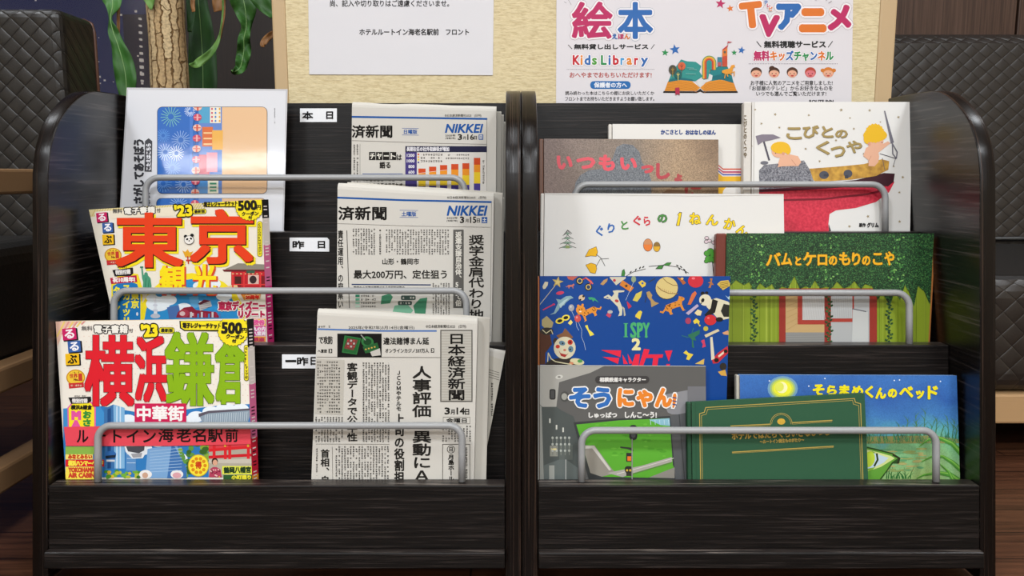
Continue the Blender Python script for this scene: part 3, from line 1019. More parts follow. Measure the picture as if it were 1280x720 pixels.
p.chars('無料キッズチャンネル', 66, 190, 366, 228, [MG, MG, OR, OR, BL_, GR, GR, BL_, OR, GR], 1.6, [4.4, 3.2], ['#c9c2c6', '#efebee'])
p.L = 1
for k in range(56):
    p.rect(48 + k * 6, 238, 51 + k * 6, 240.5, '#77707a')
for k, (cx, hair, style) in enumerate(((76, '#4a2c1c', 0), (143, '#43281a', 1), (211, '#4f3020', 2), (279, '#b0442f', 0), (346, '#d07a2c', 3))):
    p.L = 1
    if style == 1: p.ell(cx - 8, 256, 11, 9, hair)
    if style == 3:
        p.ell(cx - 21, 264, 8, 7, hair).ell(cx + 21, 264, 8, 7, hair)
    p.ell(cx, 271, 21, 19, hair)
    p.up().ell(cx, 277, 19 if style != 2 else 17, 14, '#e3a98c' if k != 3 else '#d8737a')
    p.up().ell(cx - 7, 276, 1.8, 2.2, INK).ell(cx + 7, 276, 1.8, 2.2, INK).ell(cx, 284, 6, 3, '#b8403f').ell(cx - 12, 282, 3, 2.2, '#dc8878').ell(cx + 12, 282, 3, 2.2, '#dc8878')
p.L = 1
p.text('お子様に人気のアニメをご用意しました!', 55, 302, 362, 320, '#2a2a2e', 0.35)
p.text('「お部屋のテレビ」からお好きなものを', 52, 322, 362, 340, '#2a2a2e', 0.35)
p.text('いつでも選んでご覧いただけます!', 76, 343, 338, 360, '#2a2a2e', 0.35)
p.text('ROUTE INN', 275, 375, 365, 385, '#3a3a40', 0.8)
o = p.build('poster')
tag(o, 'colourful white library service poster with an open book drawing on cream wallpaper', 'poster')

# ------------------------------------------------------------------ laminated sheet in the top pocket
def film_sheet():
    pl = Plane((160, 110, 1.098), (359, 112, 1.098), (150, 283, 1.089))
    quad = [(158.5, 109.5), (359.5, 111.5), (354.8, 283), (148.6, 283)]
    fy = floor_py(TIER_FLOOR[1][0], 1.084)
    full = [quad[0], quad[1], ext(quad[1], quad[2], fy), ext(quad[0], quad[3], fy)]
    c = pl.pt(255, fy)
    root = empty('laminated_sheet', c, 'glossy laminated white sheet with a firework drawing in the newspaper rack', 'laminated sheet')
    FILM = mat('clear_film_edge', '#b9b9bd', .12, .6, 0, .6)
    mk('film', *slab(pl, full, 0.0008), FILM, parent=root)
    pq = [(160.3, 112.3), (357.3, 113.8), ext(quad[1], quad[2], fy - 2), ext((160.3, 112.3), (150.2, 283), fy - 2)]
    pq[2] = (pq[2][0] - 2, pq[2][1])
    p = Print(pl, 'film'); p.full = pq
    p.solid(*slab(pl, pq, 0.0004, 0.0005), ink('#d2d3d8', 'film'))
    view(p, 140, 100, 3.6)
    def panel(y0, y1, dx):
        p.L = 10
        xa, xb = 205 + dx, 697 + dx
        p.rrect(xa - 2, y0 - 2, xb + 2, y1 + 2, 24, '#26262e'); p.up()
        keep = p.quad
        q = []
        for cx, cy, a in ((xb - 22, y0 + 22, -90), (xb - 22, y1 - 22, 0), (xa + 22, y1 - 22, 90), (xa + 22, y0 + 22, 180)):
            for k in range(6):
                t = math.radians(a + 18 * k); q.append((cx + 22 * math.cos(t), cy + 22 * math.sin(t)))
        p.quad = q
        p.rect(xa - 3, y0 - 2, 390, y1 + 2, '#2262b4').rect(390, y0 - 2, 500, y1 + 2, '#5b7fc0').rect(495, y0 - 2, xb + 3, y1 + 2, '#dcb48a'); p.up()
        p.rect(350, y0, 364, y1, '#3d74c4')
        r2 = random.Random(int(y0))
        for cx, cy, r, c in ((265, 165, 46, '#7fc4a8'), (230, 250, 30, '#5a94d8'), (310, 270, 42, '#9ab8e0'), (240, 325, 38, '#b8d0ee'), (290, 330, 34, '#e8f0f8'), (350, 140, 24, '#c8d8f0'), (272, 395, 36, '#7aa8e0'), (230, 465, 40, '#6f9fdc'), (322, 470, 38, '#a8c4e8'), (300, 560, 40, '#8fb4e4'), (240, 600, 36, '#a8c4e8')):
            if not (y0 - 20 < cy < y1 + 20): continue
            for k in range(18):
                a = 2 * math.pi * k / 18 + r
                p.line([(cx + .3 * r * math.cos(a), cy + .3 * r * math.sin(a)), (cx + r * math.cos(a), cy + r * math.sin(a))], 2.2, c)
        for cx, cy, c in ((415, 150, '#4a9ac0'), (465, 150, '#e4dcc8'), (430, 255, '#d0662f'), (475, 270, '#e0a84a'), (415, 380, '#c0485a'), (450, 370, '#d88a98'), (410, 480, '#4a88c4'), (455, 480, '#e0dcc8'), (430, 600, '#d0662f'), (475, 610, '#e0a84a')):
            if y0 < cy < y1: p.rect(cx - 24, cy - 44, cx + 24, cy + 44, c)
        p.up()
        for cy in range(130, 190, 18):
            for cx, c in ((450, '#c0305a'), (466, '#3a7ac0'), (484, '#d8a02c')):
                if y0 < cy < y1: p.ell(cx, cy, 4, 5, c)
        for cy in (235, 260, 285):
            if y0 < cy < y1: p.rect(412, cy, 450, cy + 7, '#e8c08a')
        for cy in (462, 478, 494):
            if y0 < cy < y1: p.rect(440, cy, 470, cy + 8, '#3a8a6a')
        p.line([(388, y0), (362, 215), (388, 240), (362, 330), (380, y1)], 2, '#20304a')
        p.up()
        for i, cy in enumerate((122, 168, 215, 262, 309, 358, 407, 456, 506, 556, 604)):
            if not (y0 - 12 < cy < y1 + 12): continue
            x = 386 - 0.03 * (cy - 120)
            p.ell(x, cy, 19, 16, '#c23f5c' if i % 2 else '#e2b8a8')
            p.up().rect(x - 16, cy - 2, x + 16, cy + 2, '#e2a0a0' if i % 2 else '#c8503f').rect(x - 4, cy - 15, x + 4, cy + 15, '#e2a0a0' if i % 2 else '#c8503f')
        p.quad = keep
    panel(122, 510, 0); panel(533, 660, -4)
    p.L = 10
    p.rtext('さがしてあそぼう', 95, 262, 146, 560, '#2a2a30', 2.6)
    p.poly([(148, 275), (165, 262), (181, 275), (178, 412), (146, 412)], '#3a3a40')
    p.up().rtext('こたえはこちら', 152, 284, 176, 408, '#e4e4ea', 1.0)
    p.rtext('よう!', 150, 490, 172, 560, '#2a2a30', 1.2)
    p.fine(727, 125, 737, 200, '#77777c', 6)
    p.build('print', root)
film_sheet()

# ------------------------------------------------------------------ newspapers
NEWS = '#c4c0b8'
NINK = '#24221f'
def newspaper(pl, quad, t, label, art, group='newspapers in the rack', cols=10, seed=1, vis=None, sections=()):
    """quad: TL, TR, BR, BL (visible bottom); the fold is the rounded top edge"""
    TL, TR, BR, BL = quad
    c = (pl.pt(*BL) + pl.pt(*BR)) / 2
    root = empty('newspaper', c, label, 'newspaper', group)
    rnd = random.Random(seed)
    def body(tl, tr, br, bl, t, back):
        r = t / 2
        V, Fc = [], []
        rows = [(0, None)] + [(1, math.pi * k / 8) for k in range(9)] + [(2, None)]
        for i in range(cols + 1):
            s = i / cols
            T = pl.pt(tl[0] + (tr[0] - tl[0]) * s, tl[1] + (tr[1] - tl[1]) * s) - pl.n * back
            B = pl.pt(bl[0] + (br[0] - bl[0]) * s, bl[1] + (br[1] - bl[1]) * s) - pl.n * back
            u = (T - B).normalized()
            hump = rnd.uniform(-.0008, .0008)
            for kind, a in rows:
                if kind == 0: V.append(B)
                elif kind == 1:
                    V.append(T - u * r + u * (r + hump) * math.sin(a) - pl.n * (r - r * math.cos(a)))
                else: V.append(B - pl.n * t)
        n = len(rows)
        for i in range(cols):
            for k in range(n - 1):
                Fc.append((i * n + k, i * n + k + 1, (i + 1) * n + k + 1, (i + 1) * n + k))
            Fc.append((i * n + n - 1, i * n, (i + 1) * n, (i + 1) * n + n - 1))
        Fc.append(tuple(range(n))); Fc.append(tuple(range(cols * n + n - 1, cols * n - 1, -1)))
        return V, Fc
    p = Print(pl, 'news')
    V, Fc = body(TL, TR, BR, BL, t, 0)
    p.solid(V, Fc, ink(NEWS, 'news'))
    p.full = quad
    view(p, 0, 0, 1)
    art(p)
    p.build('front_section', root)
    back = t
    for (dxl, dxr, dy, tt) in sections:
        V, Fc = body((TL[0] + dxl, TL[1] + dy), (TR[0] + dxr, TR[1] + dy), (BR[0] + dxr, BR[1]), (BL[0] + dxl, BL[1]), tt, back + 0.0004)
        mk('inner_section', V, Fc, ink('#bdb8ae', 'news'), parent=root)
        back += tt + 0.0004
    return root

NB = '#1f4f92'
def art_sunday(p):
    view(p, 340, 0, 3)
    p.line([(300, 438), (806, 446)], 7, NB)
    p.line([(806, 446), (804, 720)], 1.5, '#6a665f')
    p.text('©日本経済新聞社2025　(日刊)', 648, 428, 785, 440, '#4a4842', .2)
    p.text('済新聞', 300, 470, 450, 516, '#1a1816', 1.4)
    p.line([(488, 481), (550, 482)], 1.6, NB).line([(488, 506), (550, 507)], 1.6, NB)
    p.text('日曜版', 495, 486, 544, 502, NB, .5)
    p.text('NIKKEI', 650, 466, 784, 497, NB, 1.5, shear=.22)
    p.text('2025年', 650, 504, 688, 512, NINK, .2).text('(令和7年)', 650, 515, 688, 523, NINK, .2)
    p.text('3', 698, 504, 712, 524, NINK, 1.2).text('月', 716, 512, 727, 523, NINK, .3).text('16', 733, 504, 756, 524, NINK, .7).text('日', 757, 510, 768, 523, NINK, .5)
    p.rect(775, 504, 792, 524, NB); p.up().text('日', 779, 507, 788, 521, '#d8d6d0', .5)
    p.line([(300, 527), (640, 538), (804, 541)], 1.5, '#6a665f')
    p.fine(303, 540, 326, 720, NINK, 8); p.line([(330, 540), (330, 720)], 1.2, '#6a665f')
    for k, ch in enumerate('チャート'):
        p.L = 3
        p.rect(364 + k * 26, 570, 388 + k * 26, 600, '#22201e', 0); p.up()
        p.text(ch, 368 + k * 26, 575 if ch != 'ー' else 583, 385 + k * 26, 596 if ch != 'ー' else 586, '#d4d0c6', .8)
    p.L = 3
    p.text('は', 468, 580, 486, 600, NINK, .8).text('語る', 404, 607, 444, 631, NINK, .8)
    p.line([(340, 652), (490, 652)], 2, NB)
    p.fine(336, 664, 490, 720, NINK, 13, vertical=False)
    p.rect(500, 548, 806, 571, '#26263e'); p.up()
    p.text('長期在任の社外取締役が増加', 505, 551, 664, 567, '#d8d6da', .6)
    p.rect(500, 571, 543, 720, '#453b74').rect(543, 571, 804, 720, '#d0cbc4'); p.up()
    for k, s in enumerate(('1200', '1000', '800', '600')):
        p.text(s, 506 if k < 2 else 512, 577 + 21 * k, 534, 588 + 21 * k, '#d8d6da', .5)
    p.fine(556, 574, 640, 610, '#4a4640', 9, vertical=False); p.fine(650, 574, 740, 600, '#5a5650', 8, vertical=False); p.fine(786, 600, 800, 690, '#4a4640', 9)
    for k, c in enumerate(('#c64a26', '#e0a030', '#d8c83a', '#463c80')):
        p.rect(546, 576 + 10 * k, 552, 582 + 10 * k, c)
    for x, t, w in ((549, 632, 27), (589, 625, 27), (630, 619, 27), (672, 615, 27), (714, 612, 26), (757, 592, 24)):
        h = 720 - t
        p.rect(x, t, x + w, t + h * .2, '#c24a28').rect(x, t + h * .2, x + w, t + h * .42, '#dc8a2a').rect(x, t + h * .42, x + w, t + h * .75, '#dcbc30').rect(x, t + h * .75, x + w, 720, '#463c80')
    p.up()
    for x, t in ((549, 650), (589, 645), (630, 640)):
        p.line([(x, t), (x + 27, t - 3)], 1.2, '#e0d8c8')
plN = Plane((440, 130, 1.090), (620, 130, 1.090), (440, 330, 1.084))
fy = floor_py(TIER_FLOOR[1][0], 1.085)
newspaper(plN, [(440, 126.5), (620.5, 131.5), (619, fy), (438, fy)], .016, 'folded newspaper with a coloured bar chart standing in the top tier', art_sunday, seed=2, sections=((2, 6, 3, .006), (3, 9, 6, .006), (4, 11.5, 14, .008)))

def art_saturday(p):
    view(p, 330, 210, 3.429)
    p.line([(315, 127), (600, 138), (974, 146)], 8, NB)
    p.line([(975, 146), (970, 720)], 1.6, '#6a665f')
    p.text('©日本経済新聞社2025　(日刊)', 785, 121, 952, 134, '#4a4842', .2)
    p.text('済新聞', 320, 166, 524, 222, '#1a1816', 1.8)
    p.line([(582, 181), (660, 182)], 1.8, NB).line([(582, 211), (660, 212)], 1.8, NB)
    p.text('土曜版', 590, 187, 652, 207, NB, .6)
    p.text('NIKKEI', 785, 163, 948, 203, NB, 1.9, shear=.22)
    p.text('2025年', 783, 209, 830, 219, NINK, .2).text('(令和7年)', 783, 222, 830, 232, NINK, .2)
    p.text('3', 841, 209, 857, 235, NINK, 1.4).text('月', 863, 219, 876, 233, NINK, .3).text('15', 884, 209, 909, 235, NINK, 1.0).text('日', 912, 217, 925, 233, NINK, .5)
    p.rect(933, 210, 957, 236, NB); p.up().text('土', 937, 214, 953, 231, '#d8d6d0', .6)
    p.line([(315, 238), (640, 249), (970, 254)], 1.6, '#6a665f')
    p.vtext('責任運用、の府県い含', 316, 266, 340, 640, NINK, .7)
    p.line([(355, 268), (366, 600)], 3, '#4a4640')
    p.fine(378, 258, 478, 372, NINK, 8.5); p.fine(520, 262, 795, 372, NINK, 8.5, seed=3)
    p.fine(486, 262, 510, 372, NINK, 10, seed=5)
    p.text('山形・鶴岡市', 508, 388, 664, 414, NINK, .7)
    p.text('最大200万円、定住狙う', 385, 438, 783, 474, NINK, 1.0)
    p.line([(377, 499), (714, 501)], 5, '#26385e')
    p.text('奨学金の返還支援策がある市区町村割合', 384, 507, 604, 520, NINK, .4)
    for k in range(5):
        p.rect(392, 528 + 15 * k, 410, 538 + 15 * k, ('#1d5a44', '#2f7a5c', '#5a9a7c', '#8ab8a0', '#b4cdbc')[k])
        p.fine(414, 527 + 15 * k, 480, 539 + 15 * k, NINK, 9, vertical=False, seed=k)
    p.poly([(505, 548), (540, 538), (552, 552), (540, 580), (500, 584)], '#3f7a5c').poly([(640, 590), (668, 560), (700, 555), (690, 640), (650, 640)], '#3f7a5c')
    p.poly([(560, 590), (610, 580), (640, 610), (600, 660), (540, 650)], '#6fa488')
    p.up().rrect(587, 546, 650, 566, 6, '#3a4a44').rrect(574, 570, 634, 588, 6, '#3a4a44')
    p.up().fine(592, 548, 646, 564, '#d0ccc2', 10, vertical=False); p.fine(580, 572, 628, 586, '#d0ccc2', 10, vertical=False)
    p.L = 3
    p.fine(720, 492, 798, 640, NINK, 8.5, seed=8)
    p.rect(811, 264, 856, 600, '#5c5a56'); p.up().vtext('返還支援自治体、5年で倍', 820, 272, 848, 592, '#d6d2c8', .9)
    p.vtext('奨学金肩代わり地', 876, 286, 944, 650, NINK, 1.0)
plN = Plane((422, 240, 1.030), (620, 240, 1.030), (422, 420, 1.020))
fy = floor_py(TIER_FLOOR[2][0], 1.017)
newspaper(plN, [(422, 226.5), (617.5, 239.5), (613, fy), (420, fy)], .020, 'folded newspaper with a green map and small town headline in the middle tier', art_saturday, seed=3, sections=((8, 10.5, -3, .006), (10, 12.5, 2, .007)))

def art_friday(p):
    view(p, 340, 370, 3)
    p.line([(172, 124), (400, 131), (616, 131)], 6, '#4a6ea8')
    p.text('2025年(令和7年)3月14日(金曜日)', 287, 112, 534, 127, NINK, .2)
    p.text('©日本経済新聞社2025　(日刊)', 577, 108, 728, 122, NINK, .2)
    p.fine(172, 108, 220, 122, NINK, 9, vertical=False)
    p.text('で攻防', 176, 151, 227, 180, NINK, .9)
    p.text('へ意欲', 172, 200, 206, 213, NINK, .5); p.rect(212, 198, 226, 214, '#2a2826'); p.up().text('3', 216, 201, 222, 211, '#d8d4ca', .6)
    p.line([(168, 229), (748, 231)], 2, '#6a665f')
    p.rect(245, 141, 411, 230, '#161514'); p.up()
    p.poly([(272, 148), (334, 158), (318, 220), (262, 212)], '#2e6a38').ell(358, 172, 24, 20, '#2e6a38', 20).poly([(340, 190), (395, 175), (404, 205), (350, 215)], '#27582f')
    p.up().poly([(278, 152), (330, 161), (315, 216), (267, 208)], '#235a2e').poly([(284, 158), (322, 165), (306, 204), (270, 196)], '#6d3a34').ell(358, 172, 15, 12, '#1d4024').poly([(368, 210), (404, 196), (408, 222), (375, 226)], '#b8b4ac')
    p.up()
    for k in range(9):
        p.rect(282 + 11 * (k % 3), 164 + 11 * (k // 3), 289 + 11 * (k % 3), 171 + 11 * (k // 3), '#a8a09a' if k % 2 else '#9a3a3a', 12)
    for k in range(4):
        p.ell(352 + 11 * k, 200 - 3 * k, 3.5, 3, '#b89a4a')
    p.line([(334, 146), (350, 165)], 4, '#8a8a84')
    p.L = 3
    p.text('違法賭博まん延', 418, 156, 588, 182, NINK, .8)
    p.text('オンラインカジノ337万人', 425, 197, 588, 213, NINK, .4); p.rect(596, 196, 608, 212, '#2a2826'); p.up().text('3', 599, 199, 605, 209, '#d8d4ca', .5)
    p.L = 3
    p.rect(631, 127, 752, 397, '#55524d'); p.up().rect(635, 131, 748, 393, '#a9a59c'); p.up()
    for k in range(26):
        p.line([(636, 135 + 10 * k), (747, 135 + 10 * k)], 2.2, '#bcb8ae')
    p.up().vtext('日本経済新聞', 658, 139, 726, 392, '#1a1816', 1.2)
    p.L = 3
    p.text('3', 648, 419, 666, 443, NINK, 1.4).text('月', 670, 426, 685, 444, NINK, .5).text('14', 693, 419, 722, 443, NINK, 1.1).text('日', 724, 424, 739, 445, NINK, .7)
    p.line([(642, 454), (742, 454), (742, 479), (642, 479)], 1.5, '#6a665f', True)
    p.text('金曜日', 654, 458, 730, 475, NINK, .6)
    p.fine(636, 485, 748, 548, NINK, 8, seed=4)
    p.line([(640, 556), (742, 556)], 2, '#4a4640').line([(640, 556), (640, 720)], 2, '#4a4640').line([(742, 556), (742, 720)], 2, '#4a4640')
    p.ell(671, 575, 15, 15, NINK); p.up().ell(671, 575, 12.5, 12.5, NEWS); p.up().text('日', 665, 567, 677, 583, NINK, .7)
    p.L = 3
    p.vtext('月島ホールディ', 660, 594, 683, 735, NINK, .8)
    p.fine(696, 566, 736, 720, NINK, 9, seed=6)
    p.vtext('人事評価・異動にＡＩ', 525, 262, 599, 745, NINK, 1.4)
    p.vtext('ＪＣＯＭやテルモ', 465, 278, 485, 432, NINK, .7)
    p.vtext('上司の役割担う', 458, 440, 497, 744, NINK, 1.4)
    p.vtext('客観データで公平性', 281, 250, 321, 546, NINK, 1.1)
    p.vtext('首相、自民', 182, 574, 216, 740, NINK, 1.0)
    p.line([(165, 555), (440, 556)], 1.5, '#6a665f')
    p.fine(338, 248, 442, 548, NINK, 8, seed=9)
    p.poly([(166, 236), (272, 240), (266, 446), (160, 442)], '#b3aea4'); p.up().fine(168, 242, 256, 440, NINK, 8.5, vertical=False, seed=12)
    p.L = 3
    p.fine(160, 452, 268, 548, NINK, 8, seed=13)
    p.fine(236, 562, 440, 720, NINK, 8, seed=14); p.line([(226, 566), (228, 720)], 1.5, '#6a665f')
    p.fine(160, 570, 176, 720, NINK, 8, seed=15)
plN = Plane((396, 390, .958), (600, 390, .958), (390, 597, .9485))
fy = floor_py(TIER_FLOOR[3][0], .946)
newspaper(plN, [(397, 385.5), (597, 397), (590.5, fy), (386.5, fy)], .015, 'folded newspaper with a tall vertical headline and dark casino photo in the lowest tier', art_friday, seed=5, sections=((4, 15, -1, .005),))
def art_back(p):
    p.poly([(600, 440), (628, 450), (618, 520), (603, 590)], '#bdb8ac')
    p.up()
    for k in range(4):
        p.line([(611, 462 + 3 * k), (624, 466 + 3 * k)], .7, '#6a665f')
    p.fine(606, 478, 618, 520, NINK, 3.2)
plN = Plane((560, 430, .980), (632, 430, .980), (560, 600, .972))
fy = floor_py(TIER_FLOOR[3][0], .970)
newspaper(plN, [(450, 414), (632, 438), (588, fy), (420, fy)], .008, 'loose newspaper section leaning aslant behind the upright headline newspaper', art_back, seed=6)
# ------------------------------------------------------------------ travel magazines
def solid_between(pl, quad, o0, o1):
    f = [pl.pt(x, y) - pl.n * o0 for x, y in quad]
    b = [pl.pt(x, y) - pl.n * o1 for x, y in quad]
    return prism(f[::-1], b[::-1])

PAGE = mat('page_edges', '#cfc6b4', .8)
add_bump(PAGE, 1, .5, .0008, stretch=(20, 20, 900))
def magazine(pl, quad, tier, t, sp, label, bg, art, spine_cols):
    TL, TR, BR, BL = quad
    fy = floor_py(TIER_FLOOR[tier][0], pl_depth(pl, BR) + .004)
    full = [TL, TR, ext(TR, BR, fy), ext(TL, BL, fy)]
    c = (pl.pt(*full[2]) + pl.pt(*full[3])) / 2
    root = empty('magazine', c, label, 'magazine', 'travel magazines')
    o = mk('page_block', *solid_between(pl, [(full[0][0] + .7, full[0][1] + .7), (full[1][0] - .3, full[1][1] + .7), full[2], full[3]], .0004, t - .0004), PAGE, parent=root); fix_normals(o)
    o = mk('back_cover', *solid_between(pl, full, t - .0004, t), ink('#c9b9a0'), parent=root); fix_normals(o)
    # spine: the narrow glued side that faces the middle of the rack
    q = [full[1], (full[1][0] + sp[0], full[1][1]), (full[2][0] + sp[1], full[2][1]), full[2]]
    def sp_pt(s, v, out):
        a = pl.pt(*full[1]); b = pl.pt(*full[2])
        a2 = CAM + (P(full[1][0] + sp[0], full[1][1], 1) - CAM) * 1.0
        e = a + (b - a) * v
        px = full[1][0] + (full[2][0] - full[1][0]) * v; py = full[1][1] + (full[2][1] - full[1][1]) * v
        w = sp[0] + (sp[1] - sp[0]) * v
        f = pl.pt(px + w * s, py) - pl.n * (t * s * .95 - out)
        return f
    V, Fc, M = [], [], []
    mats = []
    cuts = [0]
    for v, col in spine_cols: cuts.append(v)
    for k, (v, col) in enumerate(spine_cols):
        n = len(V)
        V += [sp_pt(0, cuts[k], 0), sp_pt(1, cuts[k], 0), sp_pt(1, v, 0), sp_pt(0, v, 0)]
        Fc.append((n, n + 3, n + 2, n + 1))
        m = ink(col)
        if m not in mats: mats.append(m)
        M.append(mats.index(m))
    # printed lettering of the spine: small blocks too fine to read
    rnd = random.Random(len(label))
    m2 = ink('#2a1620'); m3 = ink('#e8dcd8')
    mats += [m2, m3]
    for k in range(60):
        v = .03 + .94 * k / 60
        n = len(V)
        s0, s1 = .25, .75
        h = .006
        V += [sp_pt(s0, v, .0001), sp_pt(s1, v, .0001), sp_pt(s1, v + h, .0001), sp_pt(s0, v + h, .0001)]
        Fc.append((n, n + 3, n + 2, n + 1))
        M.append(mats.index(m3 if (v < .36 or rnd.random() < .5) else m2))
        if rnd.random() < .3: Fc.pop(); M.pop(); V = V[:n]
    mk('spine', V, Fc, mats, M, root)
    p = Print(pl, 'gloss'); p.full = full
    p.solid(*slab(pl, full, .0004), ink(bg, 'gloss'))
    art(p)
    p.build('front_cover', root)
    return root

def pl_depth(pl, q):
    v = pl.pt(*q) - CAM
    return v.y * CT - v.z * ST

RED, ORG, MAG = '#d81f2c', '#e2401c', '#bf1c5a'
YEL = '#f2d817'
def logo(p, b):
    """three tumbling letter tiles"""
    for (x0, y0, x1, y1, r, c, ch, tc) in b:
        p.L = 2
        p.rrect(x0 - 6, y0 - 5, x1 + 14, y1 + 10, 4, '#e9e3d8', r)
    for (x0, y0, x1, y1, r, c, ch, tc) in b:
        p.L = 3
        p.rrect(x0 + 2, y0 + 2, x1 + 7, y1 + 5, 3, '#14121a', r); p.up()
        p.rrect(x0, y0, x1, y1, 2, c, r); p.up()
        w, h = x1 - x0, y1 - y0
        p.text(ch, x0 + w * .17, y0 + h * .13, x1 - w * .17, y1 - h * .13, tc, 1.6, rot=r)

def burst(p, cx, cy, r, col, n=26):
    p.star(cx, cy, r, '#22201c', 0, n, .93); p.up(); p.star(cx, cy, r * .97, col, 0, n, .93); p.up()

def medal(p, cx, cy, s):
    p.L = 2
    p.ell(cx, cy, 43 * s, 37 * s, '#c98e1c'); p.up().ell(cx, cy, 38 * s, 32 * s, '#eac23a')
    p.poly([(cx - 33 * s, cy + 26 * s), (cx + 36 * s, cy + 22 * s), (cx + 38 * s, cy + 44 * s), (cx - 30 * s, cy + 50 * s)], '#c22f33'); p.up()
    p.text('世界', cx - 28 * s, cy - 17 * s, cx + 8 * s, cy + 2 * s, '#c0392b', .6, rot=-3).text('1', cx + 14 * s, cy - 17 * s, cx + 28 * s, cy + 14 * s, '#c0392b', 1.4, rot=-3)
    p.text('No.', cx - 8 * s, cy + 5 * s, cx + 12 * s, cy + 14 * s, '#7a2a1a', .8)
    p.fine(cx - 18 * s, cy - 27 * s, cx + 18 * s, cy - 20 * s, '#4a2a14', 7, vertical=False); p.fine(cx - 24 * s, cy + 30 * s, cx + 28 * s, cy + 42 * s, '#e8d8b8', 9, vertical=False)

def clouds(p, seq, col='#e4ecf2'):
    for cx, cy, r in seq:
        p.ell(cx, cy, r, r * .62, col)

def art_tokyo(p):
    view(p, 90, 230, 4)
    p.square = True
    q = p.quad
    r = random.Random(3)
    p.poly([(85, 128), (500, 96), (648, 80), (648, 118), (450, 135), (250, 150), (90, 165)], '#dccf9c')
    p.up()
    for k in range(44):
        x = 100 + k * 13
        p.line([(x, 160 - k * .9), (x + 26, 108 - k * .6)], 3.2, '#c8b26a')
    p.poly([(118, 138), (450, 118), (515, 112), (515, 160), (300, 168), (130, 180)], '#e6dcc6')
    p.L = 4
    p.text('無料', 204, 124, 250, 146, '#4a4a4a', .7)
    p.text('電子書籍', 262, 116, 414, 148, '#e9e6dc', 1.4, 4.5, '#1d1b1d', -3)
    p.L = 5
    p.text('付', 424, 122, 442, 142, '#4a4a4a', .7)
    # coupon banner and burst
    p.L = 2
    p.poly([(642, 80), (945, 66), (945, 118), (660, 116)], '#2a281e'); p.up().poly([(648, 81), (945, 68), (945, 110), (664, 112)], '#efdc28')
    p.L = 9
    burst(p, 888, 112, 74, '#f0dc22')
    p.text('電子レジャーチケット', 660, 88, 826, 110, '#1d1b16', 1.1, rot=-2)
    p.text('500', 832, 84, 922, 130, '#1d1b16', 3.0, rot=-2).text('円', 924, 106, 944, 128, '#1d1b16', 1.2)
    p.text('クーポン', 850, 138, 932, 158, '#1d1b16', 1.4, rot=-2).text('付', 882, 160, 900, 176, '#1d1b16', 1.2)
    p.L = 4
    p.text("'23", 514, 106, 598, 160, '#f2dc22', 3, 7, '#1a1814', -3)
    p.L = 4
    p.rrect(603, 124, 672, 150, 10, '#3a3820', -3); p.up().rrect(605, 126, 670, 148, 9, '#e8d82c', -3); p.up().text('最新版', 612, 129, 664, 145, '#2a281e', .8, rot=-3)
    # title
    p.L = 5
    V = (('東', 222, 150, 548, 410, 0), ('京', 596, 132, 900, 392, 0))
    for ch, a, b, c, d, rr in V:
        p.L = 5
        p.text(ch, a + 11, b + 13, c + 11, d + 13, '#f2dc22', 11, rot=rr)
        p.up().text(ch, a + 4, b + 5, c + 4, d + 5, '#3a1410', 8.6, rot=rr)
        p.up().text(ch, a, b, c, d, ORG, 7.2, rot=rr)
    # panda face
    p.L = 12
    p.ell(568, 262, 9, 8, '#1a1a1a').ell(600, 256, 9, 8, '#1a1a1a').ell(585, 280, 25, 22, '#2a2a2a'); p.up().ell(585, 280, 23, 20, '#ebe7e0')
    p.up().ell(576, 276, 6, 5, '#1a1a1a', -30).ell(595, 273, 6, 5, '#1a1a1a', 30).ell(586, 284, 4, 3, '#1a1a1a')
    p.L = 3
    p.poly([(552, 332), (566, 340), (578, 326), (588, 342), (606, 336), (590, 366), (566, 366)], '#e0a42a'); p.up().line([(578, 362), (582, 398)], 6, '#c0392b').rect(570, 378, 592, 386, '#c0392b')
    logo(p, ((122, 143, 176, 190, -6, '#c21f5e', 'る', '#f0e6ea'), (152, 194, 204, 242, -4, '#3a5fa0', 'る', '#f0eef2'), (152, 252, 208, 302, -3, '#eab71c', 'ぶ', '#1a1814')))
    medal(p, 205, 356, 1.0)
    # sky roundel
    p.L = 1
    p.ell(600, 680, 268, 235, '#efd92a'); p.up().ell(600, 690, 240, 215, '#2f8cc8'); p.up()
    clouds(p, ((430, 600, 60), (480, 580, 44), (400, 570, 30), (640, 510, 36), (700, 500, 44), (560, 620, 40), (650, 600, 26), (760, 560, 40)))
    p.up()
    for x, y, w, h, c in ((480, 610, 60, 60, '#4a6ea8'), (530, 640, 60, 40, '#5a88b8'), (590, 560, 46, 60, '#5aa0d0')):
        p.rect(x, y, x + w, y + h, c, -12)
    p.poly([(408, 668), (412, 565), (420, 565), (428, 668)], '#d8dce4').ell(416, 606, 12, 6, '#c8ccd8').ell(416, 632, 14, 6, '#c8ccd8').ell(417, 660, 24, 12, '#b8bcc8')
    p.ell(412, 575, 5, 9, '#e8e8ec')
    p.up()
    p.poly([(520, 668), (530, 640), (560, 618), (600, 612), (620, 630), (720, 640), (740, 668)], '#8a2338').ell(560, 646, 26, 20, '#a83a4c')
    p.up().ell(552, 648, 14, 11, '#d8b8b8').ell(604, 652, 10, 8, '#d8c0bc').poly([(632, 596), (690, 582), (700, 610), (640, 634)], '#b8b4b4').poly([(628, 600), (660, 578), (694, 584), (640, 604)], '#5a2030')
    p.up()
    for k in range(3):
        p.line([(642, 604 + 10 * k), (692, 594 + 10 * k)], 2, '#7a7a7e')
    for k in range(9):
        p.rect(590 + 18 * k, 640 + (k % 3) * 4, 600 + 18 * k, 668, ('#c8c4c8', '#a83048', '#4a80b8')[k % 3])
    # statue
    p.L = 4
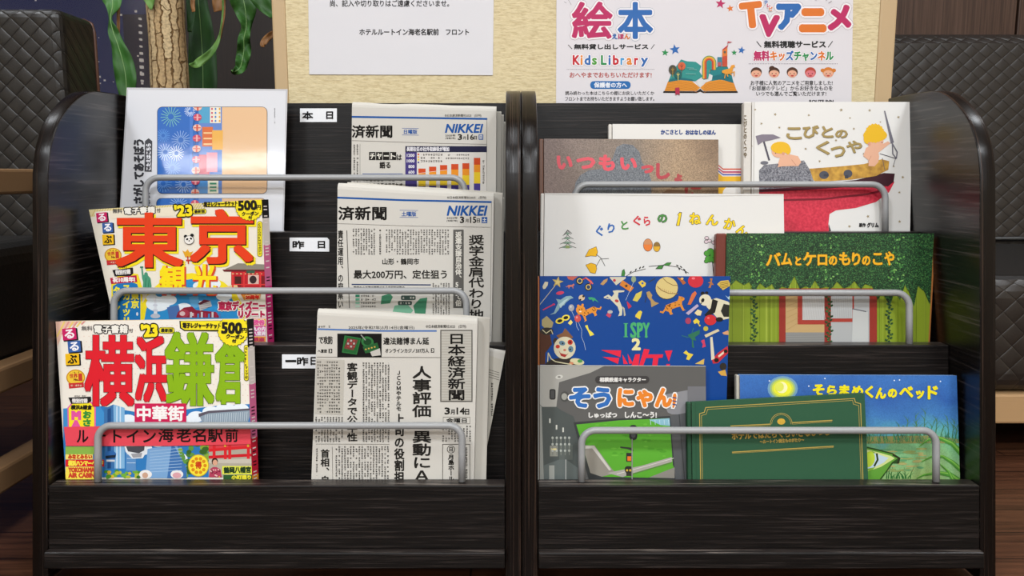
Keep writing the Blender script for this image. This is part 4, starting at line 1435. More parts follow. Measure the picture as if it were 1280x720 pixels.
    p.poly([(346, 420), (352, 418), (358, 455), (372, 450), (392, 470), (398, 512), (380, 545), (352, 545), (356, 490), (350, 470)], '#4a9474').ell(370, 452, 9, 11, '#4a9474').rect(340, 412, 356, 420, '#3a7a5c')
    p.up().line([(370, 470), (364, 540)], 3, '#2f6b50').line([(385, 480), (380, 540)], 3, '#2f6b50')
    # gate
    p.L = 3
    p.poly([(765, 425), (800, 410), (830, 396), (962, 402), (966, 428), (930, 434), (790, 436)], '#8a8478'); p.up()
    p.poly([(752, 428), (968, 428), (966, 440), (760, 438)], '#6a1f26').rect(796, 438, 966, 520, '#b8242e'); p.up()
    p.rect(814, 462, 846, 512, '#4a2420').rect(880, 455, 934, 500, '#d8b4a8').rect(945, 460, 964, 520, '#7a2024').rect(872, 432, 914, 446, '#3a5a48'); p.up()
    p.ell(905, 478, 18, 20, '#38282a')
    for x in (800, 856, 938): p.rect(x, 440, x + 8, 520, '#d83a3a')
    for k in range(8): p.rect(800 + 20 * k, 446, 810 + 20 * k, 452, '#d8a87a')
    p.rect(800, 500, 966, 506, '#d83a3a')
    p.L = 6
    p.poly([(752, 520), (800, 505), (826, 506), (830, 520), (790, 545), (740, 548)], '#dcc08a')
    # sub title
    for ch, a, b, c, d in (('観', 440, 410, 566, 548), ('光', 604, 404, 718, 548)):
        p.L = 8
        p.text(ch, a + 5, b + 5, c + 5, d + 5, '#d8482c', 7.5)
        p.up().text(ch, a, b, c, d, '#f4dc1c', 4.2)
    # lower right
    p.L = 4
    p.poly([(836, 536), (946, 534), (940, 576), (860, 580)], '#e08a2c'); p.up().text('ディズニーシー', 846, 540, 940, 556, '#b02a28', 1).text('20周年', 868, 556, 936, 576, '#d82c1c', 2, 2.5, '#f0e0a0')
    p.L = 4
    p.L = 10
    p.text('東京ディズニー', 734, 588, 964, 630, '#b5244c', 3, 5, '#efe8e0')
    p.L = 10
    p.text('リゾート', 834, 634, 962, 668, '#b5244c', 3, 5, '#efe8e0')
    p.L = 4
    p.rrect(926, 186, 952, 364, 12, '#3a3820'); p.up().rrect(928, 188, 950, 362, 11, '#e8d82c'); p.up().vtext('COCOMEMOマガジン', 931, 196, 947, 354, '#2a281e', .6)
    # left panel
    p.L = 3
    p.poly([(196, 490), (250, 440), (330, 450), (352, 520), (352, 820), (202, 820)], '#efd92a')
    p.up().poly([(204, 510), (260, 478), (326, 500), (342, 560), (342, 820), (210, 820)], '#1f74b4'); p.up()
    p.poly([(202, 430), (304, 418), (306, 448), (292, 460), (214, 462)], '#1f1c20').poly([(190, 470), (322, 456), (326, 490), (196, 500)], '#b82242'); p.up()
    p.text('特別付録', 218, 428, 292, 452, '#e4dfda', 1.2, rot=-4).text('祝10周年!', 204, 466, 314, 490, '#efe6e2', 1.5, rot=-2)
    p.fine(226, 412, 286, 422, '#2a2628', 9, vertical=False)
    p.vtext('東京', 294, 538, 336, 622, '#f2e23a', 1.8).vtext('スカイツリー', 252, 500, 292, 744, '#f2e23a', 2.2).vtext('タウン', 204, 512, 242, 640, '#f2e23a', 2.2) 
    p.ell(326, 650, 5, 9, '#d8dce4')
    # corner tabs at the bottom right
    view(p, 50, 390, 3.272)
    p.L = 12
    p.rect(866, 22, 924, 132, '#e8c8cc'); p.up()
    p.rect(867, 28, 923, 57, '#f0b63a').rect(867, 58, 923, 98, '#d84a98').rect(867, 100, 923, 122, '#f0a83a'); p.up()
    p.text('渋谷', 872, 32, 918, 54, '#e85a9a', 1.8, 1.6, '#f4ecd8')
    p.text('丸の内', 870, 61, 921, 78, '#f4e8ee', 1).text('八重洲', 870, 80, 921, 96, '#f4e8ee', 1).text('銀座', 872, 104, 918, 120, '#c23a5a', 1)

pl = Plane((111, 262, .993), (326, 248, 1.003), (230, 397, 1.0165))
magazine(pl, [(111, 262), (327, 249.5), (333, 397), (141.5, 397)], 2, .013, (5.5, 5.5), 'thick travel magazine with huge orange title leaning in the middle tier', '#e8e1d2', art_tokyo,
         [(.09, '#1c1a1a'), (.22, '#d8cfc8'), (.42, '#d06a94'), (.75, '#c22c6e'), (1.0, '#e0902c')])

def art_yokohama(p):
    p.square = True
    view(p, 50, 390, 3.272)
    r = random.Random(5)
    for i in range(34):
        for j in range(15):
            p.ell(180 + i * 20 + (j % 2) * 10, 55 + j * 22, 1.7, 1.7, '#d8a894', n=6)
    p.L = 2
    p.poly([(60, 36), (170, 36), (100, 70), (72, 140)], '#e2b8a4'); p.up()
    for k in range(6):
        p.line([(70 + 20 * k, 100 - 10 * k), (100 + 20 * k, 40 - 4 * k)], 6, '#d89088' if k % 2 else '#e6c86a')
    p.L = 2
    p.text('無料', 170, 58, 214, 76, '#6a6664', .6)
    p.text('電子書籍', 222, 54, 358, 86, '#e9e6dc', 1.2, 4, '#1d1b1d')
    p.L = 3
    p.text('付', 364, 68, 380, 84, '#6a6664', .6)
    p.text("'23", 416, 52, 478, 100, '#f2dc22', 3, 6, '#1a1814', -3)
    p.L = 3
    p.rrect(486, 62, 550, 88, 10, '#3a3820'); p.up().rrect(488, 64, 548, 86, 9, '#e8d82c'); p.up().text('最新版', 495, 67, 543, 83, '#2a281e', .8)
    p.L = 2
    p.poly([(570, 36), (846, 34), (848, 82), (590, 78), (572, 66)], '#2a281e'); p.up().poly([(575, 38), (846, 35), (848, 74), (592, 73), (578, 64)], '#efdc28')
    p.L = 9
    burst(p, 790, 76, 66, '#f0dc22')
    p.text('電子レジャーチケット', 584, 46, 738, 66, '#1d1b16', 1.1, rot=1)
    p.text('500', 744, 44, 824, 88, '#1d1b16', 2.8, rot=2).text('円', 827, 66, 845, 84, '#1d1b16', 1.2)
    p.text('クーポン', 762, 92, 834, 110, '#1d1b16', 1.4, rot=4).text('付', 786, 112, 802, 126, '#1d1b16', 1.2)
    # sky and buildings
    p.L = 2
    p.poly([(95, 395), (250, 385), (400, 410), (598, 398), (720, 384), (865, 376), (880, 676), (95, 676)], '#2f78b8'); p.up()
    p.poly([(95, 395), (240, 378), (300, 470), (98, 480)], '#3f8cc8')
    clouds(p, ((360, 440, 34), (340, 455, 30), (640, 428, 36), (610, 440, 26), (700, 408, 36), (760, 400, 44), (820, 396, 34), (560, 600, 44), (420, 560, 40), (480, 530, 36)))
    p.up()
    p.poly([(262, 395), (300, 378), (305, 640), (262, 640)], '#3a6ea4').poly([(300, 378), (346, 392), (346, 640), (305, 640)], '#7fb0d6'); p.up()
    p.poly([(276, 398), (290, 392), (290, 640), (276, 640)], '#1f4a80')
    for x in (312, 326): p.rect(x, 386, x + 5, 640, '#c8dcec')
    p.poly([(352, 530), (392, 530), (392, 650), (352, 650)], '#5a8cc0').poly([(440, 560), (560, 540), (590, 680), (430, 680)], '#7aa4d0').poly([(540, 530), (600, 640), (600, 680), (520, 680)], '#3f70ac')
    p.up()
    for k in range(8): p.line([(450, 570 + 12 * k), (580, 556 + 13 * k)], 2, '#a8c4e0')
    for k in range(5): p.line([(356, 545 + 18 * k), (390, 545 + 18 * k)], 2, '#c8dcec')
    # gondolas
    p.poly([(270, 572), (300, 566), (312, 580), (306, 606), (276, 610), (264, 596)], '#2f64a4').poly([(268, 588), (310, 584), (308, 596), (268, 600)], '#1a2838').rect(272, 604, 306, 612, '#c8ccd0')
    p.poly([(345, 548), (436, 544), (436, 572), (420, 598), (378, 600), (350, 572)], '#e0e4e8'); p.up().poly([(352, 550), (428, 548), (426, 566), (404, 578), (360, 570)], '#4a4a52').poly([(372, 580), (418, 576), (414, 594), (380, 596)], '#9a9aa0')
    p.L = 4
    for k in range(46):
        p.ell(600 + r.uniform(-28, 86), 600 + r.uniform(-62, 66), r.uniform(8, 16), r.uniform(7, 12), r.choice(('#4a7a34', '#5f9440', '#3a6428', '#88a83a')))
    for k in range(60):
        p.ell(r.uniform(270, 600), 662 + r.uniform(-10, 14), r.uniform(6, 12), r.uniform(5, 9), r.choice(('#4a8a30', '#6fa83a', '#b0b83a', '#3a6a28', '#d0b030')))
    p.up()
    for cx, cy in ((432, 664), (560, 664)):
        p.ell(cx, cy, 26, 18, '#e8e6e4'); 
    p.up().ell(430, 668, 12, 12, '#c8a088').ell(560, 668, 18, 12, '#d8a0a8')
    # palace roof and red bridge
    p.L = 4
    p.poly([(650, 420), (690, 408), (858, 398), (862, 412), (850, 452), (668, 462)], '#8a9aa8'); p.up()
    p.poly([(648, 416), (690, 404), (860, 394), (860, 402), (690, 414), (650, 430)], '#5a5460')
    for k in range(20): p.line([(676 + 9 * k, 420 - .6 * k), (674 + 9 * k, 456 - .6 * k)], 2.2, '#c4d0d8')
    p.rect(690, 540, 880, 676, '#b0a898'); p.rect(690, 535, 880, 560, '#d84048')
    p.up()
    p.poly([(690, 560), (880, 545), (880, 556), (690, 572)], '#d8262e').poly([(690, 588), (880, 578), (880, 590), (690, 600)], '#c81e28')
    for x in (706, 752, 770, 846): p.rect(x, 540, x + 12, 606, '#d8262e'); 
    p.poly([(690, 604), (880, 600), (880, 620), (690, 618)], '#c4bcae')
    for x in (752, 846): p.rect(x + 1, 534, x + 9, 552, '#d8a838')
    # title
    for ch, a, b, c, d, col, dk in (('横', 188, 100, 380, 380, RED, '#5a1018'), ('浜', 394, 104, 512, 364, RED, '#5a1018'), ('鎌', 516, 86, 706, 378, '#86b018', '#3a5a10'), ('倉', 722, 92, 832, 372, '#86b018', '#3a5a10')):
        p.L = 7
        p.text(ch, a, b, c, d, dk, 7.4)
        p.up().text(ch, a, b, c, d, col, 5.8)
    p.L = 9
    p.rect(387, 374, 598, 452, '#c81e50'); p.up().text('中華街', 398, 386, 586, 444, '#f0ecea', 2.4)
    logo(p, ((92, 66, 148, 114, -6, '#c21f5e', 'る', '#f0e6ea'), (114, 118, 166, 164, -5, '#3a5fa0', 'る', '#f0eef2'), (104, 170, 160, 216, -3, '#eab71c', 'ぶ', '#1a1814')))
    medal(p, 146, 268, .9)
    p.L = 4
    p.poly([(112, 392), (130, 370), (212, 368), (228, 390), (228, 476), (114, 476)], '#e060a0'); p.up()
    p.poly([(117, 394), (134, 374), (208, 372), (222, 392), (222, 476), (119, 476)], '#f0dc28')
    p.poly([(116, 350), (208, 346), (210, 364), (196, 374), (128, 376)], '#1f1c20'); p.up()
    p.text('特別付録', 132, 354, 194, 372, '#e4dfda', 1); p.fine(140, 340, 186, 347, '#2a2628', 7, vertical=False)
    p.text('横浜&鎌倉', 127, 381, 212, 399, '#1a1814', 1.2)
    p.text('M', 132, 408, 164, 438, '#e0559c', 4).text('A', 132, 446, 162, 474, '#e0559c', 4)
    p.text('お', 178, 406, 208, 434, '#2f8a3a', 2.4).text('さ', 178, 440, 206, 466, '#2f8a3a', 2.4)
    # lower left boxes
    p.L = 6
    p.rect(104, 550, 232, 582, '#88b04a').rect(104, 580, 216, 603, '#f0dc70').rect(104, 604, 262, 632, '#d8242c').rect(104, 633, 222, 690, '#f4dc50'); p.up()
    p.text('みなとみらい', 116, 583, 212, 600, '#c8341c', 1.5)
    p.text('横浜ハンマーヘッド', 116, 608, 258, 629, '#f4e24a', 1.5)
    p.text('YOKOHAMA', 117, 637, 222, 655, '#c8442c', 1.8).text('AIR CABIN', 117, 659, 222, 677, '#c8442c', 1.8)
    # stamp, kimono figure, shrine name
    p.ell(648, 628, 43, 46, '#c8a838'); p.up().ell(648, 628, 40, 43, '#f2de3c'); p.up()
    for k in range(10):
        a = 2 * math.pi * k / 10
        p.ell(648 + 27 * math.cos(a), 628 + 29 * math.sin(a), 7, 7, '#d88a1c')
    p.text('得', 636, 612, 660, 640, '#c8401c', 1.5)
    p.L = 6
    p.ell(715, 612, 13, 15, '#241814'); p.poly([(690, 676), (696, 642), (708, 634), (722, 634), (738, 644), (744, 676)], '#b0405a'); p.up()
    p.ell(716, 616, 10, 12, '#d8a488'); 
    for k in range(16): p.ell(r.uniform(696, 738), r.uniform(642, 674), 3, 3, r.choice(('#e8c0b8', '#7a2038', '#e0b050')))
    p.L = 6
    p.rect(745, 630, 868, 664, '#d8dc4a').rect(750, 666, 868, 690, '#2f5a30'); p.up().text('鶴岡八幡宮', 752, 634, 862, 658, '#1f3a20', 1.4, rot=-1).text('小町通り', 784, 668, 862, 684, '#e8dc3a', 1.4)
    p.L = 6
    p.rrect(834, 134, 854, 282, 9, '#3a3820'); p.up().rrect(836, 136, 852, 280, 8, '#e8d82c'); p.up().vtext('Googleマップ付', 838, 142, 850, 274, '#2a281e', .6)
    # pinkish red paper band wrapped round the cover
    p.L = 16
    p.poly([(98, 470), (520, 462), (884, 466), (888, 540), (520, 548), (106, 548)], '#e34a58'); p.up()
    xs = ((148, 200, 'ル'), (232, 270, 'ー'), (298, 336, 'ト'), (352, 404, 'イ'), (420, 476, 'ン'), (482, 548, '海'), (556, 620, '老'), (622, 680, '名'), (684, 750, '駅'), (756, 812, '前'))
    for a, b, ch in xs:
        y0, y1 = (484, 533) if ch not in '海老名駅前' else (474, 531)
        if ch == 'ー': y0, y1 = 503, 508
        p.text(ch, a + 3, y0, b - 3, y1, '#1c1214', 1.4)

pl = Plane((70, 402, .940), (308, 399, .946), (200, 597, .9495))
magazine(pl, [(69.5, 402), (308.5, 399), (315, 597), (82, 597)], 3, .012, (5, 4.5), 'thick travel magazine with red and green title and a red paper band', '#e9e2d6', art_yokohama,
         [(.13, '#1c1a1a'), (.3, '#d8cfc8'), (.55, '#d06a94'), (.72, '#c8243a'), (1.0, '#e0902c')])

# ------------------------------------------------------------------ picture books
BOARD_T = .0024
def book(pl, quad, tier, t, sw, label, cover, spine, back, art, fin='gloss', back_shift=(0, 0), cover_mat=None, page_in=.004, spine_art=None, edge='#cfc9bc', group='picture books'):
    TL, TR, BR, BL = quad
    dmid = pl_depth(pl, ((BL[0] + BR[0]) / 2, BL[1]))
    fy = floor_py(TIER_FLOOR[tier][0], dmid + .006)
    full = [TL, TR, ext(TR, BR, fy), ext(TL, BL, fy)]
    c = (pl.pt(*full[2]) + pl.pt(*full[3])) / 2
    root = empty('picture_book', c, label, 'book', group)
    sl = [full[0], (full[0][0] + sw, full[0][1]), (full[3][0] + sw, full[3][1]), full[3]]
    fr = [sl[1], full[1], full[2], sl[2]]
    o = mk('spine', *solid_between(pl, [sl[0], (sl[1][0] - .6, sl[1][1]), (sl[2][0] - .6, sl[2][1]), sl[3]], -.0003, t + .0003), ink(spine, fin), parent=root)
    fix_normals(o); bevel(o, .0016, 3)
    bq = [(fr[0][0], fr[0][1]), (fr[1][0] + back_shift[0], fr[1][1] + back_shift[1]), (fr[2][0] + back_shift[0], fr[2][1]), fr[3]]
    o = mk('back_cover', *solid_between(pl, bq, t - BOARD_T, t), ink(back, fin), parent=root); fix_normals(o); bevel(o, .0006)
    k = 3.2
    pq = [(fr[0][0], fr[0][1] + k), (fr[1][0] - k, fr[1][1] + k), (fr[2][0] - k, fr[2][1] - k), (fr[3][0], fr[3][1] - k)]
    o = mk('page_block', *solid_between(pl, pq, BOARD_T, t - BOARD_T), PAGE, parent=root); fix_normals(o)
    p = Print(pl, fin); p.full = fr
    V, Fc = slab(pl, fr, BOARD_T)
    p.solid(V, Fc[:1], cover_mat or ink(cover, fin))
    k = p.mi(ink(edge, fin))
    for f in Fc[1:]:
        p.F.append(f); p.M.append(k)
    art(p)
    p.build('front_cover', root)
    return root

def speck(name, stops, scale, coord='Object', rough=.45, detail=2):
    m = mat(name, stops[0][1], rough, .3)
    tc = nd(m, 'ShaderNodeTexCoord'); nz = nd(m, 'ShaderNodeTexNoise'); nz.inputs['Scale'].default_value = scale; nz.inputs['Detail'].default_value = detail
    r = ramp(m, stops)
    lk(m, tc.outputs[coord], nz.inputs[0]); lk(m, nz.outputs[0], r.inputs[0]); lk(m, r.outputs[0], bsdf(m).inputs['Base Color'])
    return m

def two_tone(name, a, b, axis, scale, speckle, pos=(.2, .8), rough=.4, spots=None):
    """print that runs from colour a to colour b across the cover, broken up by grain"""
    m = mat(name, a[0][1] if isinstance(a, list) else a, rough, .3)
    tc = nd(m, 'ShaderNodeTexCoord'); sp = nd(m, 'ShaderNodeSeparateXYZ'); lk(m, tc.outputs['Generated'], sp.inputs[0])
    n1 = nd(m, 'ShaderNodeTexNoise'); n1.inputs['Scale'].default_value = scale; n1.inputs['Detail'].default_value = 3
    lk(m, tc.outputs['Object'], n1.inputs[0])
    ad = nd(m, 'ShaderNodeMath', operation='MULTIPLY_ADD'); ad.inputs[1].default_value = .5; lk(m, n1.outputs[0], ad.inputs[0])
    sb = nd(m, 'ShaderNodeMath', operation='SUBTRACT'); sb.inputs[1].default_value = .25
    lk(m, sp.outputs[axis], ad.inputs[2]); lk(m, ad.outputs[0], sb.inputs[0])
    stops = [(pos[0], a), (pos[1], b)] if not isinstance(a, list) else a
    r = ramp(m, stops); lk(m, sb.outputs[0], r.inputs[0])
    n2 = nd(m, 'ShaderNodeTexNoise'); n2.inputs['Scale'].default_value = 1400 if speckle < 0 else 650; n2.inputs['Detail'].default_value = 2
    lk(m, tc.outputs['Object'], n2.inputs[0])
    r2 = ramp(m, [(.35, '#6a6a6a'), (.65, '#ffffff')]); lk(m, n2.outputs[0], r2.inputs[0])
    mx = nd(m, 'ShaderNodeMix', data_type='RGBA', blend_type='MULTIPLY'); mx.inputs[0].default_value = abs(speckle)
    lk(m, r.outputs[0], mx.inputs[6]); lk(m, r2.outputs[0], mx.inputs[7]); lk(m, mx.outputs[2], bsdf(m).inputs['Base Color'])
    return m

# ---- top tier
def art_together(p):
    view(p, 660, 140, 3.4286)
    DG = speck('grey_blue_crayon', [(.3, '#4a4c52'), (.7, '#7c8084')], 600)
    p.poly([(196, 345), (205, 300), (225, 270), (260, 250), (330, 240), (362, 200), (380, 150), (410, 136), (450, 142), (478, 172), (488, 215), (510, 240), (528, 290), (530, 500), (190, 500)], DG); p.up()
    PK = '#d8525e'
    for ch, x0, y0, x1, y1, c in (('い', 122, 186, 192, 248, PK), ('つ', 206, 192, 290, 246, PK), ('も', 302, 182, 374, 254, PK), ('い', 394, 194, 468, 250, PK), ('っ', 484, 226, 540, 264, '#c44a52'), ('し', 548, 218, 610, 290, '#b0434a'), ('ょ', 626, 264, 662, 300, '#a84848'), ('に', 668, 312, 745, 372, '#9a3c38')):
        p.text(ch, x0 + 5, y0 + 5, x1 - 5, y1 - 5, c, 4.4)
    p.ell(628, 318, 20, 8, '#7a6248')
    p.L = 2
    p.poly([(560, 360), (600, 330), (700, 340), (720, 420), (560, 420)], '#8a6a50')
pl = Plane((674, 173, 1.088), (898, 174, 1.088), (674, 300, 1.0825))
CM = two_tone('brown_grey_crayon_cover', [(.0, '#857068'), (.45, '#8f7f70'), (.75, '#b49878'), (1.0, '#8a7058')], None, 'X', 9, .55)
book(pl, [(673.6, 173.3), (898, 174.4), (898, 300), (673.6, 300)], 1, .009, 6.5, 'brown grainy picture book with a grey round figure and pink lettering', '#8a7468', '#6a4a3c', '#7a6458', art_together, cover_mat=CM, edge='#7a6050')

def art_stories(p):
    view(p, 660, 140, 3.4286)
    p.text('かこさとし', 570, 77, 662, 96, '#24407c', 1.4).text('おはなしのほん', 676, 78, 804, 97, '#24407c', 1.4)
    for k, c in enumerate(('#c8503a', '#d8d4d0', '#b02a5a', '#e0b8b0', '#3a5aa8', '#d8d4d0', '#b88a3a')):
        o = k * 6
        p.poly([(780, 196 + o), (836, 242 + o), (960, 242 + o), (960, 249 + o), (834, 249 + o), (780, 204 + o)], c)
    p.poly([(780, 240), (832, 276), (960, 276), (960, 420), (780, 420)], '#e2ae24'); p.up()
    p.ell(880, 350, 46, 36, '#dcd8d2')
pl = Plane((760, 155, 1.103), (950, 155, 1.103), (760, 300, 1.097))
book(pl, [(760.6, 155), (985, 155.5), (985, 300), (760.6, 300)], 1, .009, 5, 'white picture book with a yellow lower part half hidden behind others', '#d9d6d0', '#d2cec6', '#cdc8c0', art_stories)

GOLD = '#a08a54'
def art_shoes(p):
    view(p, 910, 120, 4)
    for x, y, s in ((136, 68, 6), (236, 92, 8), (404, 96, 7), (566, 70, 9), (708, 72, 8), (610, 110, 6), (852, 106, 8), (167, 138, 7), (257, 158, 7), (762, 130, 5), (629, 164, 7), (802, 160, 7), (117, 250, 7), (540, 222, 7), (388, 264, 7), (458, 326, 7), (680, 290, 8), (194, 398, 8), (874, 406, 8), (857, 482, 7), (700, 602, 8), (607, 652, 8), (858, 628, 8), (828, 352, 6)):
        p.star(x, y, s * 1.1, '#9a8a6a', x)
    p.L = 2
    # red boot with a long sole
    RB = speck('red_crayon', [(.3, '#b01c34'), (.7, '#d03448')], 300)
    GB = speck('grey_crayon', [(.35, '#4a4a52'), (.65, '#8c8c92')], 500)
    OC = speck('ochre_crayon', [(.3, '#946a28'), (.7, '#c89a3c')], 120)
    p.poly([(156, 460), (420, 452), (650, 430), (800, 410), (832, 430), (806, 480), (740, 530), (640, 560), (540, 572), (508, 590), (502, 640), (512, 760), (150, 760)], RB)
    p.poly([(156, 455), (420, 440), (640, 420), (780, 385), (834, 388), (828, 430), (800, 452), (640, 440), (420, 462), (156, 480)], '#3c1a24'); p.up()
    p.poly([(400, 364), (560, 352), (680, 340), (770, 316), (806, 326), (802, 368), (740, 400), (620, 418), (440, 430), (420, 415)], OC)
    p.poly([(155, 372), (180, 345), (300, 332), (380, 322), (410, 370), (428, 425), (420, 460), (156, 470)], GB); p.up()
    p.line([(160, 474), (420, 460), (640, 445)], 14, '#5a2030')
    p.line([(280, 520), (480, 515), (700, 490), (780, 470)], 10, '#7a1426')
    p.ell(480, 395, 24, 20, '#4a4c56').ell(600, 388, 22, 20, '#4a4c56').rect(478, 390, 504, 402, '#3a3c46').rect(584, 396, 602, 412, '#3a3c46')
    p.ell(182, 334, 20, 9, '#6a6a72')
    # two small fair-haired helpers
    SK, HR = '#dca98c', '#e0b020'
    p.poly([(262, 300), (300, 290), (350, 300), (366, 330), (352, 350), (316, 350), (268, 352), (250, 340)], SK).poly([(262, 318), (284, 310), (276, 350), (248, 356)], SK); p.ell(254, 278, 36, 30, SK)
    p.up().ell(262, 258, 48, 30, HR); p.ell(300, 270, 14, 22, HR); p
    p.ell(238, 286, 2.6, 2.6, '#3a2418').ell(276, 288, 6, 8, '#cf9478').line([(318, 318), (340, 346)], 2, '#b87e64')
    p.poly([(690, 260), (720, 240), (748, 262), (756, 300), (752, 330), (732, 352), (702, 350), (704, 322), (676, 300)], SK).poly([(730, 262), (800, 226), (812, 236), (750, 285)], SK); p.ell(738, 226, 40, 32, SK)
    p.up().ell(736, 196, 60, 32, HR).ell(698, 214, 20, 26, HR).star(734, 186, 50, HR, 5, 17, .9)
    p.ell(770, 232, 2.6, 2.6, '#3a2418').ell(706, 240, 7, 9, '#cf9478').line([(716, 300), (700, 330)], 2, '#b87e64')
    # hammer and needle-scissors
    p.L = 4
    p.poly([(138, 200), (170, 192), (225, 192), (264, 208), (210, 222), (176, 228), (150, 246)], '#7c7480').line([(180, 230), (206, 320)], 9, '#4e4a56')
    p.poly([(780, 74), (786, 74), (830, 232), (814, 238)], '#6f6c76').line([(818, 232), (846, 280), (842, 312), (824, 290), (822, 240)], 6, '#6f6c76').line([(838, 312), (826, 350)], 2.5, '#55525c').line([(760, 288), (838, 312)], 3, '#55525c').line([(772, 310), (784, 370)], 2.5, '#55525c')
    p.L = 6
    for ch, x0, y0, x1, y1 in (('こ', 294, 158, 366, 214), ('び', 376, 148, 452, 208), ('と', 470, 152, 524, 206), ('の', 538, 170, 596, 208), ('く', 442, 226, 506, 290), ('つ', 516, 252, 584, 304), ('や', 594, 224, 668, 282)):
        p.text(ch, x0 + 2, y0 + 2, x1 + 2, y1 + 2, '#6a5a34', 2.2); p.up()
        p.text(ch, x0, y0, x1, y1, GOLD, 2.4); p.L = 6
    p.text('原作', 656, 636, 688, 654, INK, 1.0).text('グリム', 696, 634, 752, 656, INK, 1.6)
    p.poly([(504, 640), (520, 690), (506, 690)], '#3a2a34')
    p.line([(131, 30), (127, 700)], 3, '#bdb8b0')
pl = Plane((930, 127, 1.089), (1140, 127, 1.089), (930, 287, 1.0825))
sp_book = book(pl, [(929.8, 127.3), (1140.6, 127.4), (1137.6, 287.5), (928.6, 287.5)], 1, .012, 10.5, 'white picture book with a big red boot and two small fair-haired figures', '#dcdad6', '#cfcac2', '#cfcac2', art_shoes)
p = Print(pl, 'gloss'); p.full = None; view(p, 910, 120, 4); p.L = 10
p.vtext('こびとのくつや', 77, 92, 95, 310, '#6a5a40', .9)
p.build('spine_lettering', sp_book)

# ---- middle tier
def art_year(p):
    view(p, 660, 140, 3.4286)
    BLU, GRN, RD, YL = '#2f62a8', '#4a8a42', '#c83440', '#e8c81e'
    p.poly([(640, 440), (650, 428), (660, 430), (650, 488), (634, 488), (644, 446)], '#3a3a2a'); p.up().poly([(642, 441), (651, 431), (657, 432), (648, 486), (637, 486), (646, 444)], YL)
    for ch, x0, y0, x1, y1, c, a, o in (('ぐ', 292, 488, 322, 532, BLU, -10, 0), ('り', 342, 480, 370, 518, BLU, 8, 0), ('と', 400, 467, 428, 503, GRN, -6, 0), ('ぐ', 452, 446, 484, 486, RD, -8, 0), ('ら', 497, 448, 522, 486, RD, -12, 0), ('の', 557, 440, 595, 473, GRN, 0, 1),
                                   ('ね', 694, 434, 740, 480, YL, 4, 1), ('ん', 766, 442, 814, 484, YL, 6, 1), ('か', 842, 458, 888, 502, YL, 10, 1), ('ん', 896, 488, 942, 524, YL, 20, 1)):
        p.L = 2
        p.text(ch, x0, y0, x1, y1, c, 1.5 if c != YL else 2.0, 1.6 if o else None, '#3a3a2a', a)
    K = '#2a2a28'
    p.L = 2
    # snowy fir
    for k, (w, y) in enumerate(((14, 520), (24, 540), (32, 560), (36, 578))):
        p.line([(170 - w, y + 6), (170 - w * .3, y - 4), (170, y - 14), (170 + w * .4, y - 4), (170 + w, y + 4)], 2, K)
        p.poly([(170 - w * .7, y + 3), (170, y - 6), (170 + w * .6, y + 2), (170, y + 6)], '#7f9a86')
    p.rect(162, 572, 178, 584, '#8a9a60').line([(170, 506), (150, 530)], 2, K).line([(170, 506), (188, 520)], 2, K)
    # ginkgo leaves
    for q in ([(246, 620), (262, 590), (292, 578), (298, 600), (292, 618), (270, 616)], [(248, 656), (270, 648), (290, 654), (294, 672), (288, 692), (268, 688)]):
        p.line(q, 3, K, True).poly(q, '#e2ac1c')
    p.line([(292, 610), (312, 625), (330, 660)], 2.2, K).line([(292, 662), (310, 630), (346, 628)], 2.2, K)
    # acorns
    for cx, cy, rx, ry, c, c2 in ((514, 570, 19, 26, '#c98a5c', '#e07a34'), (552, 578, 14, 20, '#8a6a38', '#d8a42c')):
        p.L = 2; p.ell(cx, cy, rx + 1.6, ry + 1.6, K); p.up().ell(cx, cy, rx, ry, c2); p.up().poly([(cx - rx, cy - 2), (cx - rx * .8, cy - ry * .7), (cx, cy - ry), (cx + rx * .8, cy - ry * .7), (cx + rx, cy - 2)], c)
    p.L = 2
    # sprigs
    p.line([(420, 704), (450, 686), (504, 672)], 2.5, K).line([(518, 662), (580, 656), (640, 664), (688, 690)], 2.5, K)
    for x, y, a in ((440, 686, -50), (462, 676, -60), (480, 668, -60), (640, 658, 30), (656, 664, 40), (670, 676, 40), (648, 672, 60), (676, 688, 60), (494, 664, -40)):
        p.ell(x, y, 6, 2.6, K, a)
    for q in ([(400, 706), (404, 680), (412, 674), (416, 690), (412, 706)], [(548, 672), (562, 658), (582, 656), (574, 672)], [(580, 656), (596, 646), (614, 646), (604, 658)]):
        p.line(q, 2.4, K, True).poly(q, '#3f8038')
    # clover and blossom
    for cx, cy, r in ((768, 606, 15), (782, 596, 15), (794, 612, 15), (776, 630, 18), (800, 636, 16), (764, 640, 10)):
        p.ell(cx, cy, r, r * .85, K); 
    p.up()
    for cx, cy, r in ((768, 606, 13), (782, 596, 13), (794, 612, 13), (776, 630, 16), (800, 636, 14), (764, 640, 8)):
        p.ell(cx, cy, r, r * .85, '#4a9434')
    p.line([(790, 640), (796, 700)], 3, K)
    for cx, cy in ((766, 540), (778, 552), (764, 556), (796, 560), (806, 552)):
        p.ell(cx, cy, 10, 8, K); p.up().ell(cx, cy, 8, 6.2, '#d0bcc0'); p.L = 3
    p.line([(56, 352), (700, 360), (1090, 356)], 2, '#c4c0b8')
pl = Plane((676, 242, 1.036), (979, 243, 1.036), (676, 350, 1.0342))
book(pl, [(675.8, 241.5), (979.5, 242.6), (981, 345), (674.6, 345)], 2, .009, 5, 'large white picture book with scattered leaves and acorns and rainbow-coloured title', '#dad8d4', '#d2cec8', '#d2cec8', art_year)

